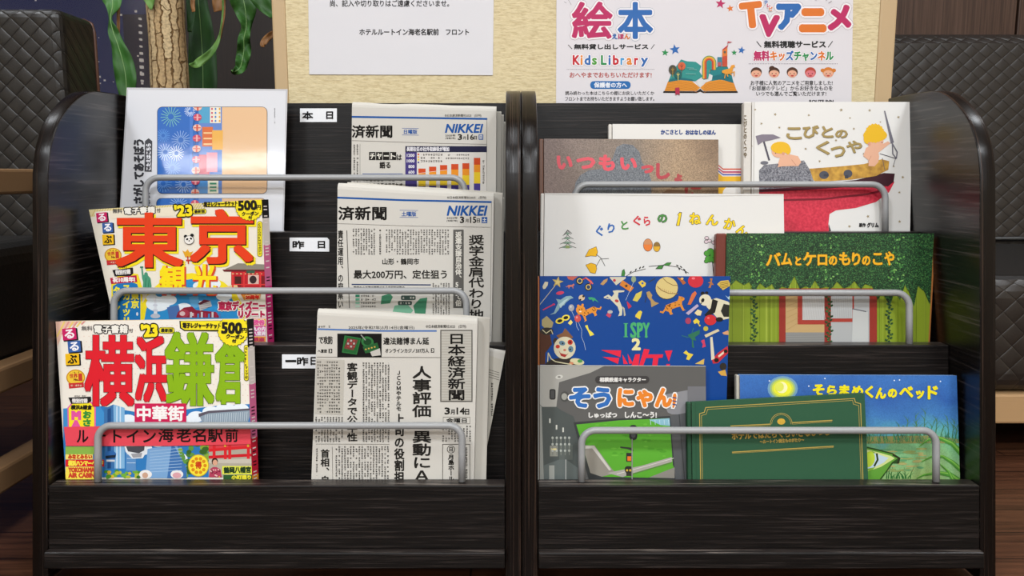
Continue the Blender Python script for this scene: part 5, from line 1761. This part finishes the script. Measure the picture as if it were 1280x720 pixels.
def art_forest(p):
    view(p, 890, 270, 4)
    r = random.Random(11)
    BAND = '#8a9a2a'
    pts = [(60, 84)] + [(1120, 84)]
    # planks under the ivy
    p.rect(60, 300, 1130, 1100, '#7d9026'); p.up()
    for k in range(22):
        x = 100 + k * 46
        p.rect(x, 300, x + 2.6, 1100, '#5f7018')
    for k in range(40):
        x = r.uniform(80, 1100); p.rect(x, 320, x + r.uniform(2, 6), 1100, r.choice(('#8d9f34', '#748620', '#96a63c')))
    # doorway
    p.L = 3
    p.rect(335, 362, 825, 1100, '#8e2f26'); p.up()
    p.rect(368, 398, 562, 1100, '#b89a6a').rect(595, 398, 787, 1100, '#a6a8a8'); p.up()
    p.rect(428, 398, 562, 542, '#a03a30').rect(595, 398, 710, 530, '#a03a30'); p.up()
    p.rect(452, 398, 562, 520, '#b4b4b2').rect(595, 398, 702, 512, '#aeb0b0').rect(368, 582, 562, 1100, '#82827f'); p.up()
    for k in range(9):
        p.line([(455 + 12 * k, 400), (470 + 12 * k, 515)], 1.6, '#c4c4c4').line([(600 + 11 * k, 400), (606 + 11 * k, 508)], 1.6, '#9a9c9c')
    for k in range(6):
        p.line([(372, 420 + 30 * k), (430, 405 + 26 * k)], 2, '#a88a5a').line([(372, 590 + 12 * k), (560, 588 + 12 * k)], 2, '#949490')
    p.poly([(704, 462), (780, 480), (784, 1100), (690, 1100)], '#b8bab8').line([(702, 464), (770, 478)], 5, '#5a5a60')
    # ivy curtain
    IVY = bpy.data.materials.get('ivy_leaves')
    if IVY is None:
        IVY = mat('ivy_leaves', '#2a5a30', .4, .3)
        tc = nd(IVY, 'ShaderNodeTexCoord'); vo = nd(IVY, 'ShaderNodeTexVoronoi'); vo.inputs['Scale'].default_value = 760; lk(IVY, tc.outputs['Object'], vo.inputs[0])
        rr = ramp(IVY, [(.0, '#183a1e'), (.45, '#265a30'), (.75, '#37703c'), (1, '#5a8f4a')]); sp = nd(IVY, 'ShaderNodeSeparateColor')
        lk(IVY, vo.outputs['Color'], sp.inputs[0]); lk(IVY, sp.outputs[0], rr.inputs[0])
        mx = nd(IVY, 'ShaderNodeMix', data_type='RGBA', blend_type='MULTIPLY'); mx.inputs[0].default_value = .8
        r2 = ramp(IVY, [(.25, '#ffffff'), (.6, '#3a4a3a')]); lk(IVY, vo.outputs['Distance'], r2.inputs[0])
        ml = nd(IVY, 'ShaderNodeMath', operation='MULTIPLY'); ml.inputs[1].default_value = 1.0
        lk(IVY, rr.outputs[0], mx.inputs[6]); lk(IVY, r2.outputs[0], mx.inputs[7]); lk(IVY, mx.outputs[2], bsdf(IVY).inputs['Base Color'])
    p.L = 8
    edge = []
    tips = [(80, 360), (120, 320), (160, 345), (185, 330), (215, 372), (240, 335), (270, 360), (300, 340), (320, 375), (350, 352), (380, 362), (412, 300), (440, 365), (470, 350), (490, 362), (515, 322), (540, 362), (580, 350), (600, 360), (625, 328), (660, 362), (690, 350), (712, 325), (745, 366), (765, 340), (800, 350), (830, 420), (850, 380), (890, 450), (915, 370), (940, 420), (965, 345), (985, 380), (1010, 452), (1030, 350), (1060, 375), (1088, 440), (1120, 380)]
    p.poly([(60, 84), (1130, 84)] + tips[::-1] + [(60, 380)], IVY, clip=True)
    for x, y0, y1 in ((210, 360, 640), (585, 350, 640), (885, 440, 640)):
        for k in range(int((y1 - y0) / 18)):
            y = y0 + 18 * k
            p.ell(x + 8 * math.sin(k * 1.7) - 6, y, 8, 5, IVY, 30).ell(x + 8 * math.sin(k * 1.7) + 7, y + 8, 8, 5, IVY, -30)
        p.line([(x + 8 * math.sin(k * 1.7), y0 + 18 * k) for k in range(int((y1 - y0) / 18))], 1.8, '#2a4a1e')
    p.up()
    for k in range(90):
        x, y = r.choice((230, 590, 920)) + r.gauss(0, 26), r.uniform(100, 330)
        p.ell(x, y, 6, 4, r.choice(('#5f9a48', '#4a8440', '#78a85a')), r.uniform(0, 180), n=8)
    p.L = 12
    T = 'バムとケロのもりのこや'
    xs = [(270, 346, 182, 248), (346, 402, 184, 246), (416, 448, 202, 246), (456, 522, 180, 248), (528, 578, 192, 246), (584, 628, 198, 246), (636, 694, 180, 246), (700, 744, 182, 246), (750, 794, 198, 246), (804, 854, 184, 244), (862, 914, 176, 246)]
    for ch, (x0, x1, y0, y1) in zip(T, xs):
        p.text(ch, x0 + 2, y0 + 3, x1 - 4, y1 - 1, '#e6a81e', 2.5, 1.4, '#6a5a1a'); p.L = 12
pl = Plane((896, 292, 1.020), (1167, 292, 1.020), (896, 426, 1.0155))
fb = book(pl, [(895.5, 291.5), (1167.5, 291.8), (1160.5, 427), (893, 427)], 2, .012, 13, 'green picture book showing an ivy-covered wooden hut with a red doorway', '#2f6030', '#6d3328', '#c07a42', art_forest, back_shift=(7, 5), edge='#4a7a50')

# ---- lowest tier
def beast(p, cx, cy, s, col, flip=1, rot=0, spots=None, tail=True):
    """little toy animal on four legs"""
    pts = [(-1.0, -.1), (-.8, -.35), (-.2, -.38), (.45, -.42), (.62, -.62), (.72, -.82), (.86, -.72), (1.0, -.66), (1.18, -.45), (1.1, -.28), (.85, -.22), (.75, .05), (.8, .6), (.92, .7), (.62, .7), (.52, .2), (.1, .18), (-.35, .2), (-.45, .45), (-.38, .7), (-.68, .7), (-.72, .35), (-.95, .2)]
    q = [(cx + flip * x * s, cy + y * s) for x, y in pts]
    q = p.rotp(q, cx, cy, rot)
    p.poly(q, col)
    if tail:
        p.line(p.rotp([(cx - flip * .95 * s, cy), (cx - flip * 1.3 * s, cy + .25 * s), (cx - flip * 1.5 * s, cy + .1 * s)], cx, cy, rot), .16 * s, col)
    if spots:
        L = p.L; p.up()
        r = random.Random(int(cx * 3 + cy))
        for k in range(14):
            a = p.rotp([(cx + flip * r.uniform(-.85, .6) * s, cy + r.uniform(-.3, .15) * s)], cx, cy, rot)[0]
            p.ell(a[0], a[1], .07 * s, .05 * s, spots, n=6)
        a = p.rotp([(cx + flip * .95 * s, cy - .55 * s)], cx, cy, rot)[0]; p.ell(a[0], a[1], .05 * s, .05 * s, '#1a1410', n=6)
        p.L = L

def art_toys(p):
    view(p, 660, 340, 5.536)
    K = '#1a1814'
    # wand with star, cycle, charms
    p.line([(74, 236), (186, 96)], 5, '#a8a294'); p.up().star(205, 70, 42, '#b09a58', 10); p.up().star(205, 70, 24, '#cdb878', 10)
    p.L = 2
    p.poly([(100, 100), (118, 66), (140, 70), (136, 92), (120, 116), (106, 118)], '#c8c0a8').ell(222, 145, 28, 12, '#c23a5a', -10).line([(104, 262), (182, 222)], 8, '#b8305c').ell(178, 224, 9, 7, '#b8305c')
    p.poly([(268, 30), (346, 30), (310, 58), (280, 50)], '#b0584a'); beast(p, 296, 98, 22, '#b86a5a')
    for cx, cy in ((358, 62), (418, 104)):
        p.ell(cx, cy, 26, 26, K); p.up().ell(cx, cy, 19, 19, '#c8b068'); p.up().ell(cx, cy, 13, 13, '#2a3a5a'); p.L = 2
    p.line([(362, 62), (400, 40), (440, 66), (418, 104)], 8, '#c23a30').line([(400, 40), (448, 80)], 8, '#d86a58')
    # dolphin
    p.poly([(150, 296), (180, 280), (196, 240), (208, 214), (194, 186), (226, 192), (262, 168), (296, 164), (316, 180), (292, 188), (262, 212), (250, 232), (230, 228), (212, 262), (190, 288)], '#7f9fa8'); p.up().poly([(214, 226), (250, 196), (286, 178), (262, 204), (226, 250)], '#a8c0c2')
    p.L = 2
    p.ell(372, 178, 22, 20, '#c8b090', -30).ell(384, 168, 8, 8, K).ell(362, 192, 7, 6, K)
    p.poly([(416, 176), (440, 174), (462, 180), (490, 212), (462, 194), (450, 206), (442, 190), (424, 192)], '#3a9a68')
    # tiger
    beast(p, 420, 280, 62, '#d88a30', -1, -28, '#3a2010')
    p.up().ell(364, 262, 32, 30, '#d88a30').ell(348, 234, 9, 9, '#d88a30').ell(378, 228, 9, 9, '#d88a30'); p.up().ell(356, 260, 4, 4, K).ell(372, 256, 4, 4, K).ell(362, 274, 8, 5, '#e8d8b8'); 
    p.L = 2
    # balloons with strings
    p.line([(302, 270), (330, 330), (338, 380), (352, 404)], 2.2, '#b8c4d0').line([(346, 340), (372, 400), (370, 450), (388, 490), (398, 540)], 2.2, '#b8c4d0'); p.up()
    p.ell(300, 248, 20, 24, '#9a9aa0').ell(344, 322, 22, 25, '#c24a48').ell(296, 240, 6, 8, '#c4c4c8').ell(338, 314, 6, 8, '#e09088')
    p.L = 2
    # spectacles
    p.ell(220, 338, 30, 20, '#e0cc48', -14).ell(262, 316, 28, 20, '#e0cc48', -14).poly([(276, 354), (296, 330), (310, 348), (294, 368)], '#e0d070'); p.up().ell(220, 338, 18, 11, K, -14).ell(262, 316, 17, 11, K, -14)
    p.L = 2
    p.poly([(394, 372), (412, 366), (420, 396), (448, 420), (458, 434), (430, 444), (416, 410)], '#e0d048')
    # white horse
    HW = '#c8c4ac'
    p.poly([(586, 130), (616, 126), (668, 128), (664, 138), (626, 142), (622, 172), (640, 214), (654, 250), (650, 300), (624, 306), (634, 280), (620, 240), (596, 216), (572, 192), (550, 170), (526, 182), (524, 172), (556, 156), (580, 172), (596, 150)], HW).line([(560, 186), (534, 178)], 7, HW).poly([(652, 236), (668, 250), (676, 300), (664, 306), (660, 262)], '#b0ac98'); p.up().ell(614, 200, 14, 10, '#b03a3a', 20)
    p.L = 2
    p.poly([(566, 40), (610, 92), (676, 44), (676, 34), (566, 34)], '#c2bca8').ell(598, 58, 10, 10, '#b03040').poly([(500, 84), (524, 56), (552, 44), (548, 64), (520, 92)], '#b08a58')
    p.poly([(654, 56), (732, 108), (708, 138), (634, 90)], '#c8782c'); p.up().star(680, 96, 14, K)
    p.L = 2
    p.ell(732, 50, 16, 22, '#8a9a78').line([(730, 72), (700, 140), (676, 196)], 2.2, '#b8c4d0').poly([(684, 200), (718, 238), (698, 254)], '#b83048').poly([(724, 196), (748, 150), (790, 130), (782, 170), (756, 206)], '#c8b850')
    p.poly([(540, 300), (552, 280), (578, 296), (566, 318)], '#b8405a').ell(568, 276, 18, 12, '#a8a8a8')
    p.poly([(742, 300), (768, 268), (778, 280), (774, 316), (756, 320)], '#d8c040')
    # jester doll
    p.L = 2
    p.poly([(76, 400), (150, 420), (166, 500), (120, 560), (120, 640), (74, 640)], '#4a2a1c').poly([(96, 330), (130, 304), (176, 350), (166, 384), (120, 392), (96, 370)], '#a09468').ell(130, 410, 46, 26, '#2a2620').ell(250, 640, 130, 46, '#2a2420'); p.up()
    p.line([(100, 400), (126, 424), (160, 400), (172, 430)], 5, '#c4bc98').line([(140, 560), (160, 600), (190, 620), (300, 640)], 7, '#c4bc98').line([(140, 560), (136, 620)], 6, '#c4bc98')
    p.poly([(196, 440), (240, 420), (256, 388), (276, 410), (312, 452), (290, 470), (220, 466)], '#7a5236').ell(190, 480, 16, 24, '#3a2a20'); p.up()
    p.ell(254, 525, 76, 78, '#c8c0a4', 10); p.up()
    p.ell(292, 486, 18, 18, '#b83428').ell(206, 516, 15, 13, '#b83428').ell(236, 492, 22, 16, '#5a7a8c', 20).ell(296, 534, 18, 22, '#5a7a8c').ell(254, 540, 10, 8, '#b86a58'); p.up()
    p.ell(240, 494, 6, 6, K).ell(292, 536, 6, 7, K).poly([(212, 540), (226, 562), (266, 572), (282, 560), (256, 590), (228, 580)], '#9a2a28').ell(292, 486, 9, 9, '#6a1a18')
    p.L = 3
    p.ell(340, 620, 50, 22, '#c8c098', 10).ell(360, 616, 18, 12, '#4a8a4a').ell(300, 632, 16, 10, '#c07a58')
    # second half
    view(p, 780, 340, 5.536)
    p.L = 2
    p.poly([(98, 72), (124, 56), (152, 76), (148, 96), (126, 108)], '#d8b840').ell(128, 78, 8, 8, '#2f5a9a').line([(170, 70), (216, 44)], 8, '#2a3a4a')
    p.ell(296, 112, 79, 78, '#3a3424'); p.up().ell(296, 110, 77, 76, '#cdb878'); p.up()
    p.line([(230, 100), (262, 128), (310, 148), (372, 150)], 5, '#8a7040').line([(270, 44), (300, 72), (340, 92), (372, 92)], 5, '#8a7040')
    for k in range(10):
        p.rect(236 + 14 * k, 104 + 5 * k, 238 + 14 * k, 122 + 4 * k, '#9a4a38')
    p.L = 2
    p.poly([(366, 36), (400, 44), (430, 76), (408, 88), (388, 60)], '#a85a2c').ell(402, 46, 10, 8, '#d8b060').ell(496, 62, 53, 46, '#c22a38').ell(480, 44, 12, 8, '#e07078')
    p.poly([(594, 44), (612, 44), (608, 70), (622, 90), (606, 88), (598, 112), (584, 108), (596, 80), (580, 74), (600, 66)], '#a86a3c')
    p.poly([(644, 84), (668, 62), (722, 56), (740, 92), (684, 126)], '#c8a84a'); p.up()
    for k in range(4): p.line([(664, 78 + 12 * k), (722, 66 + 11 * k)], 3, '#5a4a20')
    p.L = 2
    # standing cowboy toy
    p.poly([(154, 140), (176, 132), (196, 160), (190, 180), (214, 206), (242, 216), (190, 244), (184, 200), (164, 176)], '#a88a58').ell(172, 154, 16, 14, '#3a3a40').line([(158, 150), (146, 210)], 5, '#2a2a30').line([(190, 190), (198, 230)], 6, '#3a4a7a')
    beast(p, 350, 236, 70, '#cf8430', 1, -18, '#5a2c10')
    p.poly([(440, 226), (470, 150), (492, 132), (504, 148), (462, 226)], '#c8683c').poly([(428, 284), (506, 222), (518, 236), (446, 298)], '#b0a0b8')
    p.poly([(488, 284), (510, 258), (540, 272), (530, 302), (506, 300)], '#d8c898').ell(516, 278, 10, 8, '#b89a3a').poly([(76, 310), (112, 266), (126, 276), (110, 330), (92, 316)], '#d8c040').poly([(18, 206), (52, 238), (30, 254)], '#b83048').ell(66, 50, 16, 22, '#8a9a78')
    p.ell(444, 338, 20, 22, '#a03a58').poly([(478, 340), (500, 320), (524, 340), (518, 368), (506, 352), (488, 360)], '#d8c040').ell(524, 370, 6, 6, '#d8c040')
    # panda with ball
    p.ell(545, 148, 14, 13, K).ell(572, 144, 12, 10, K); p.poly([(576, 200), (640, 180), (720, 205), (735, 220), (735, 320), (660, 335), (620, 290), (570, 240)], '#cfc8ac').ell(562, 194, 42, 40, '#d4cdb2'); p.up()
    p.poly([(612, 186), (650, 200), (630, 280), (575, 312), (556, 298), (600, 250)], K).poly([(690, 220), (735, 230), (735, 310), (690, 310), (670, 270)], '#24241f').ell(545, 196, 11, 15, K, 20).ell(534, 216, 5, 4, K); p.up()
    p.ell(598, 332, 42, 36, '#c22a30').ell(584, 318, 9, 7, '#e06a68').ell(660, 328, 26, 16, K)
    p.L = 2
    p.poly([(700, 160), (720, 176), (735, 160), (728, 194)], '#a8c4d0').ell(566, 392, 17, 17, '#b8a83a').poly([(556, 436), (650, 394), (662, 408), (566, 454)], '#c8bc9a').poly([(596, 452), (612, 448), (628, 600), (604, 610)], '#cfc8b0')
    p.poly([(440, 436), (476, 420), (524, 400), (524, 428), (490, 452), (500, 476), (478, 470), (486, 526), (470, 520), (470, 470)], '#2a6a50').line([(400, 440), (440, 452), (480, 440)], 6, '#2a6a70').line([(470, 420), (480, 390)], 5, '#2a6a70')
    p.poly([(532, 476), (556, 466), (560, 490), (566, 516), (540, 524), (546, 500)], '#c23a5a').poly([(410, 560), (430, 542), (446, 560), (480, 570), (450, 610), (430, 604), (440, 576)], '#d8c040')
    p.poly([(608, 606), (650, 560), (716, 512), (722, 560), (650, 630), (616, 634)], '#b82a34'); p.up().ell(640, 610, 16, 15, K).ell(704, 548, 13, 12, K).poly([(650, 580), (690, 548), (690, 566), (656, 592)], '#d8c8b0')
    p.L = 2
    p.poly([(680, 420), (720, 404), (730, 436), (690, 432)], '#c8946a').poly([(490, 636), (556, 600), (552, 640)], '#c8a858').ell(686, 654, 24, 26, '#2a2620').poly([(650, 690), (700, 676), (712, 720), (672, 716)], '#c89a44')
    # title block
    p.L = 4
    view(p, 660, 330, 4)
    SER = '#46a468'
    def serif(x0, y0, x1, y1, th):
        p.rect(x0, y0, x1, y0 + th, SER).rect(x0, y1 - th, x1, y1, SER)
    p.rect(483, 296, 495, 366, SER); serif(478, 296, 500, 366, 4)
    p.text('S', 514, 294, 540, 368, SER, 3.2)
    p.text('P', 548, 296, 572, 366, SER, 3.6); p.rect(543, 362, 562, 366, SER).rect(543, 296, 552, 300, SER)
    p.text('Y', 576, 296, 606, 366, SER, 3.0); p.rect(583, 362, 600, 366, SER).rect(571, 296, 586, 300, SER).rect(596, 296, 609, 300, SER)
    p.text('2', 522, 374, 560, 428, '#dcd49a', 4.0)
    RR = '#d82440'
    for q in ([(364, 430), (466, 432), (462, 466)], [(372, 464), (456, 470), (450, 500)], [(380, 512), (440, 506), (430, 560)], [(472, 452), (500, 500), (478, 500)], [(498, 448), (524, 496), (506, 500)], [(536, 452), (560, 450), (546, 560), (500, 560)],
              [(580, 424), (608, 428), (600, 452), (676, 452), (672, 468), (652, 470), (640, 560), (614, 560), (626, 470), (590, 470), (572, 520), (552, 520)], [(684, 434), (722, 432), (704, 488)], [(692, 500), (710, 500), (706, 520), (690, 520)]):
        p.poly(q, RR)
pl = Plane((673, 345, .973), (912, 345, .973), (673, 500, .970))
book(pl, [(671.8, 345), (912.8, 345.3), (908.2, 500), (672.2, 500)], 3, .0115, 3, 'tall blue picture book covered with many small toys and a red title', '#063f88', '#a8663c', '#063f88', art_toys, edge='#2f66b0')

def art_train(p):
    view(p, 660, 440, 4.2333)
    p.poly([(48, 70), (420, 66), (330, 110), (165, 160), (150, 290), (70, 290), (48, 260)], '#a19f98').poly([(420, 66), (945, 66), (945, 190), (820, 215), (240, 330), (180, 300), (165, 160), (330, 110)], '#5c5b59').poly([(700, 230), (945, 182), (945, 330), (760, 330), (740, 320)], '#86868a'); p.up()
    p.ell(165, 132, 20, 11, '#c4c2ba', -10).ell(194, 236, 24, 28, '#4a4a48').rrect(114, 196, 146, 252, 10, '#2a2a2a'); p.up().ell(165, 132, 8, 5, '#7a7872').ell(192, 236, 15, 18, '#9a9a92').rrect(120, 202, 140, 246, 7, '#4a4a4a')
    p.L = 2
    p.poly([(48, 262), (76, 290), (150, 290), (180, 310), (240, 340), (300, 500), (300, 700), (48, 900)], '#4c5250').poly([(48, 262), (72, 290), (84, 680), (84, 900), (48, 900)], '#8f908a'); p.up()
    p.poly([(84, 600), (190, 560), (300, 640), (300, 900), (84, 900)], '#5f6664').rect(116, 496, 158, 552, '#8a8a80').rect(165, 490, 236, 570, '#5a605c'); p.up()
    for k in range(3): p.rect(112 + 35 * k, 352 + 20 * (k > 0) + 14 * k, 120 + 35 * k, 376 + 20 * (k > 0) + 14 * k, '#c8c8be')
    for j in range(3):
        for k in range(5):
            p.ell(130 + 22 * k, 454 + 34 * j, 6, 7, '#a8aca4'); p.rect(128 + 22 * k, 460 + 34 * j, 133 + 22 * k, 478 + 34 * j, '#787c74')
    p.rect(124, 510, 152, 520, '#d8c890').rect(112, 600, 140, 690, '#9a9c96').line([(200, 570), (200, 680)], 4, '#b8b8b4')
    # windscreen view
    p.L = 4
    p.poly([(240, 372), (480, 352), (765, 338), (790, 700), (330, 700), (300, 600)], '#3a3c3c'); p.up()
    p.poly([(256, 384), (480, 362), (752, 350), (776, 668), (390, 660), (330, 640)], '#5aa632'); p.up()
    p.poly([(640, 358), (752, 350), (756, 392), (700, 386)], '#8ab8c8')
    p.poly([(288, 492), (352, 494), (446, 622), (470, 640), (390, 660), (330, 640)], '#8f8a80').poly([(420, 640), (600, 602), (760, 556), (764, 580), (560, 640), (500, 662)], '#a8a49c').poly([(640, 664), (776, 610), (776, 668)], '#8a867e'); p.up()
    p.poly([(296, 496), (350, 496), (440, 622), (430, 628), (340, 510), (300, 512)], '#c8c4bc')
    r = random.Random(2)
    for k in range(30):
        p.ell(r.uniform(300, 740), r.uniform(380, 560), r.uniform(8, 20), r.uniform(3, 6), r.choice(('#69b43c', '#4f9a2c')))
    p.line([(470, 646), (640, 600), (770, 562)], 3, '#d8d4cc').line([(540, 650), (760, 585)], 4, '#5f7a48')
    p.up()
    p.poly([(488, 500), (545, 506), (545, 522), (560, 524), (520, 512), (488, 508)], '#3a4038').rrect(536, 386, 578, 466, 18, '#2a2c2e').rect(520, 534, 552, 580, '#2f2f2c').rrect(512, 604, 552, 640, 14, '#2c2c28').rect(548, 460, 554, 690, '#8a8e84').rect(520, 634, 554, 656, '#38382f'); p.up()
    p.ell(557, 440, 12, 14, '#4a4c50').rect(526, 552, 546, 576, '#e0742c').ell(524, 626, 6, 6, '#c8a838').ell(541, 626, 6, 6, '#c8a838').ell(557, 408, 10, 10, '#5a5c60')
    for k in range(5): p.line([(648 + 24 * k, 360), (650 + 24 * k, 384)], 2.5, '#c4dce4')
    p.L = 5
    p.poly([(752, 338), (845, 320), (845, 900), (800, 900)], '#56585a').poly([(845, 182), (945, 182), (945, 900), (845, 900)], '#707074')
    p.up().line([(752, 350), (770, 600)], 6, '#3a3c3e').line([(800, 330), (830, 690)], 5, '#3e4042')
    p.L = 8
    p.rrect(356, 127, 642, 165, 18, '#3c3a3a'); p.up().text('相模鉄道キャラクター', 380, 135, 622, 158, '#dcdad6', 1.2)
    B, O = '#2f68b0', '#e0802a'
    for ch, x0, y0, x1, y1, c in (('そ', 218, 188, 330, 294, B), ('う', 346, 188, 440, 296, B), ('に', 474, 192, 560, 290, O), ('や', 574, 200, 660, 292, O), ('ん', 672, 190, 762, 292, O)):
        p.L = 9
        p.text(ch, x0 + 5, y0 + 5, x1 - 5, y1 - 5, '#e8e6e2', 13.5); p.L = 11
        p.text(ch, x0 + 5, y0 + 5, x1 - 5, y1 - 5, c, 6.8)
    p.L = 9
    p.poly([(756, 300), (762, 226), (770, 212), (784, 212), (792, 226), (786, 280), (774, 302)], '#e8e6e2'); p.L = 12
    p.poly([(764, 294), (768, 226), (774, 219), (782, 220), (786, 232), (780, 276), (772, 296)], O); p.up()
    for k in range(3): p.line([(766, 240 + 18 * k), (785, 244 + 18 * k)], 6, '#3a4a7a')
    p.L = 9
    p.text('しゅっぱつ', 322, 320, 470, 348, '#dcdad6', 1.8).text('しんこ〜う!', 514, 318, 680, 348, '#dcdad6', 1.8)
    p.line([(46, 69), (945, 74)], 5, '#d4d2cd')
pl = Plane((672, 457, .9615), (882, 457, .9615), (672, 597, .958))
book(pl, [(671.3, 456.5), (882.2, 457.7), (883, 597), (671.3, 597)], 3, .0055, 3.5, 'grey picture book with a train cab view and blue and orange title', '#5c5b59', '#8f8e8a', '#8a8986', art_train, edge='#d4d2cc')

def art_hotel(p):
    view(p, 840, 450, 3.368)
    G = '#b59a4a'
    for off, w in ((0, 3.2), (8, 1.8)):
        x0, y0, x1, y1 = 116 + off, 204 + off, 794 - off, 164 + off
        p.line([(x0 + 8, 700), (x0, y0 + 22), (x0 + 20, y0 + 16), (x0 + 26, y0 - 4), (x1 - 26, y1 - 2), (x1 - 22, y1 + 14), (x1, y1 + 20), (x1 + 16, 700)], w, G)
    # medallion and rules
    p.line([(247, 278), (415, 270)], 4, G).line([(505, 264), (674, 254)], 4, G).line([(254, 388), (680, 363)], 4, G)
    p.line([(247, 284), (415, 276)], 1.4, G).line([(505, 270), (674, 260)], 1.4, G).line([(254, 393), (680, 368)], 1.4, G)
    for rr, w in ((46, 2), (40, 1.6)):
        p.line([(460 + rr * math.cos(math.radians(a)), 270 - rr * math.sin(math.radians(a))) for a in range(0, 181, 12)], w, G)
    p.ell(460, 259, 17, 13, '#c8a038')
    p.text('ホテルではたらくちいさなひつじ', 252, 296, 664, 326, '#c8a850', 1.2, rot=-2.6)
    p.text('〜ルートイン誕生ものがたり〜', 370, 332, 556, 348, '#b89a48', .8, rot=-2.6)
    p.line([(98, 182), (106, 700)], 5, '#264e36')
pl = Plane((858, 503, .949), (1081, 491, .949), (858, 597, .9475))
book(pl, [(858.6, 502.8), (1080.8, 491.6), (1085.2, 597), (859.6, 597)], 3, .0085, 6, 'dark green cloth picture book with gold double border tilted in the lowest tier', '#29543a', '#234a33', '#234a33', art_hotel, fin='matte', edge='#2f5a40')

def art_bean(p):
    view(p, 840, 450, 3.368)
    r = random.Random(9)
    MO = '#d8e03c'
    for rr, c in ((64, '#6f98b4'), (54, '#9cb878'), (46, '#c8d24a'), (38, '#e6e43a')):
        p.ell(466, 120, rr, rr * .82, c); p.up()
    p.ell(462, 116, 24, 24, '#f0ecb0'); p.up().ell(452, 113, 19, 20, '#d8dc5a')
    p.L = 2
    for x, y in ((410, 88), (644, 78), (936, 86), (958, 84), (1130, 90), (576, 110)): p.ell(x, y, 3, 3, '#dce4ec', n=8)
    # grass along the bank
    def blade(x, y, h, lean, c, w=5):
        pts = [(x + lean * t * t, y - h * t) for t in (0, .25, .5, .75, 1)]
        p.taper(pts, w, .6, c)
    for k in range(120):
        x = r.uniform(820, 1205); blade(x, 336 + r.uniform(-6, 10), r.uniform(16, 44), r.uniform(-14, 14), r.choice(('#3a7a58', '#4f9460', '#2f6850')), 4)
    for x, h, l in ((970, 70, -20), (985, 100, 12), (1010, 60, 20), (1030, 120, -6), (1060, 140, 10), (1050, 80, -30), (1085, 90, 26), (1110, 100, 8), (1130, 70, 22), (1165, 110, -8), (1180, 90, 14), (1195, 70, 10)):
        blade(x, 340, h, l, '#3f6e52', 5)
        for s in (.4, .6, .8): blade(x + l * s * s, 340 - h * s, 26, 18 if r.random() > .5 else -18, '#4a7a58', 5)
    # sandy path and meadow
    p.poly([(820, 322), (1100, 318), (1215, 335), (1215, 350), (820, 352)], '#8a8a52'); p.up()
    for k in range(70):
        x = r.uniform(820, 1210); blade(x, 345 + r.uniform(-4, 8), r.uniform(8, 26), r.uniform(-10, 10), r.choice(('#4f8a50', '#3f7848')), 4)
    for k in range(40):
        p.ell(r.uniform(900, 1060), r.uniform(370, 470), r.uniform(10, 26), r.uniform(2, 5), r.choice(('#8a9a5a', '#5f9a68', '#a8a468')), 0, 10)
    for k in range(16):
        x = r.uniform(900, 1010); blade(x, 500, r.uniform(20, 60), r.uniform(-30, 30), '#2f6a34', 5)
    # pod bed
    p.L = 4
    p.poly([(800, 360), (870, 376), (930, 392), (962, 412), (956, 436), (930, 436), (905, 470), (880, 505), (800, 520)], '#2a4a1e'); p.up()
    p.poly([(800, 366), (868, 382), (928, 398), (950, 414), (926, 430), (900, 468), (872, 505), (800, 515)], '#5f9a38'); p.up()
    p.poly([(800, 372), (866, 388), (922, 404), (938, 414), (912, 430), (880, 450), (800, 476)], '#c8d48a'); p.up()
    p.poly([(800, 384), (860, 394), (912, 412), (892, 432), (850, 452), (800, 462)], '#b8ccd8'); p.ell(835, 425, 30, 42, '#7fa83a', 14); p.up().ell(830, 418, 24, 34, '#b0c83c', 14).line([(862, 395), (866, 420), (852, 446)], 8, '#2a3a1a')
    p.line([(930, 400), (958, 414), (950, 434)], 6, '#2a2a1a')
    # big blades
    p.L = 5
    for pts, w in (([(1040, 366), (1080, 335), (1130, 330), (1180, 352), (1225, 400)], 26), ([(1050, 430), (1090, 408), (1140, 406), (1180, 430), (1225, 470)], 22), ([(1030, 500), (1060, 484), (1120, 474), (1170, 482), (1225, 520)], 26), ([(1130, 440), (1165, 470), (1190, 520)], 18)):
        p.taper(pts, 2, w, '#4a8a34'); p.up().taper([(x, y - 3) for x, y in pts], 1, w * .35, '#78b04a')
    p.L = 8
    Y = '#e8d81e'
    for ch, x0, x1, y0, y1 in (('そ', 592, 642, 102, 150), ('ら', 652, 694, 106, 150), ('ま', 704, 748, 104, 150), ('め', 756, 806, 108, 152), ('く', 812, 848, 108, 160), ('ん', 856, 902, 116, 164), ('の', 908, 948, 120, 160), ('ベ', 956, 1016, 110, 158), ('ッ', 1026, 1062, 128, 164), ('ド', 1076, 1120, 108, 166)):
        p.text(ch, x0 + 3, y0 + 3, x1 - 3, y1 - 3, Y, 3.0)
SKY = two_tone('painted_night_meadow', [(.0, '#62a458'), (.30, '#98b870'), (.52, '#74b07e'), (.60, '#58a4b0'), (.70, '#3f78b4'), (.86, '#3060a8'), (1.0, '#3a70b8')], None, 'Z', 14, .25)
pl = Plane((920, 468, .964), (1196, 469, .964), (920, 597, .9605))
book(pl, [(920.2, 468.4), (1195.8, 469.3), (1200, 597), (921, 597)], 3, .009, 4.5, 'blue and green picture book with a yellow moon over a grassy meadow', '#3f78b4', '#b8b4a8', '#3f78b4', art_bean, cover_mat=SKY, edge='#cfcabc')
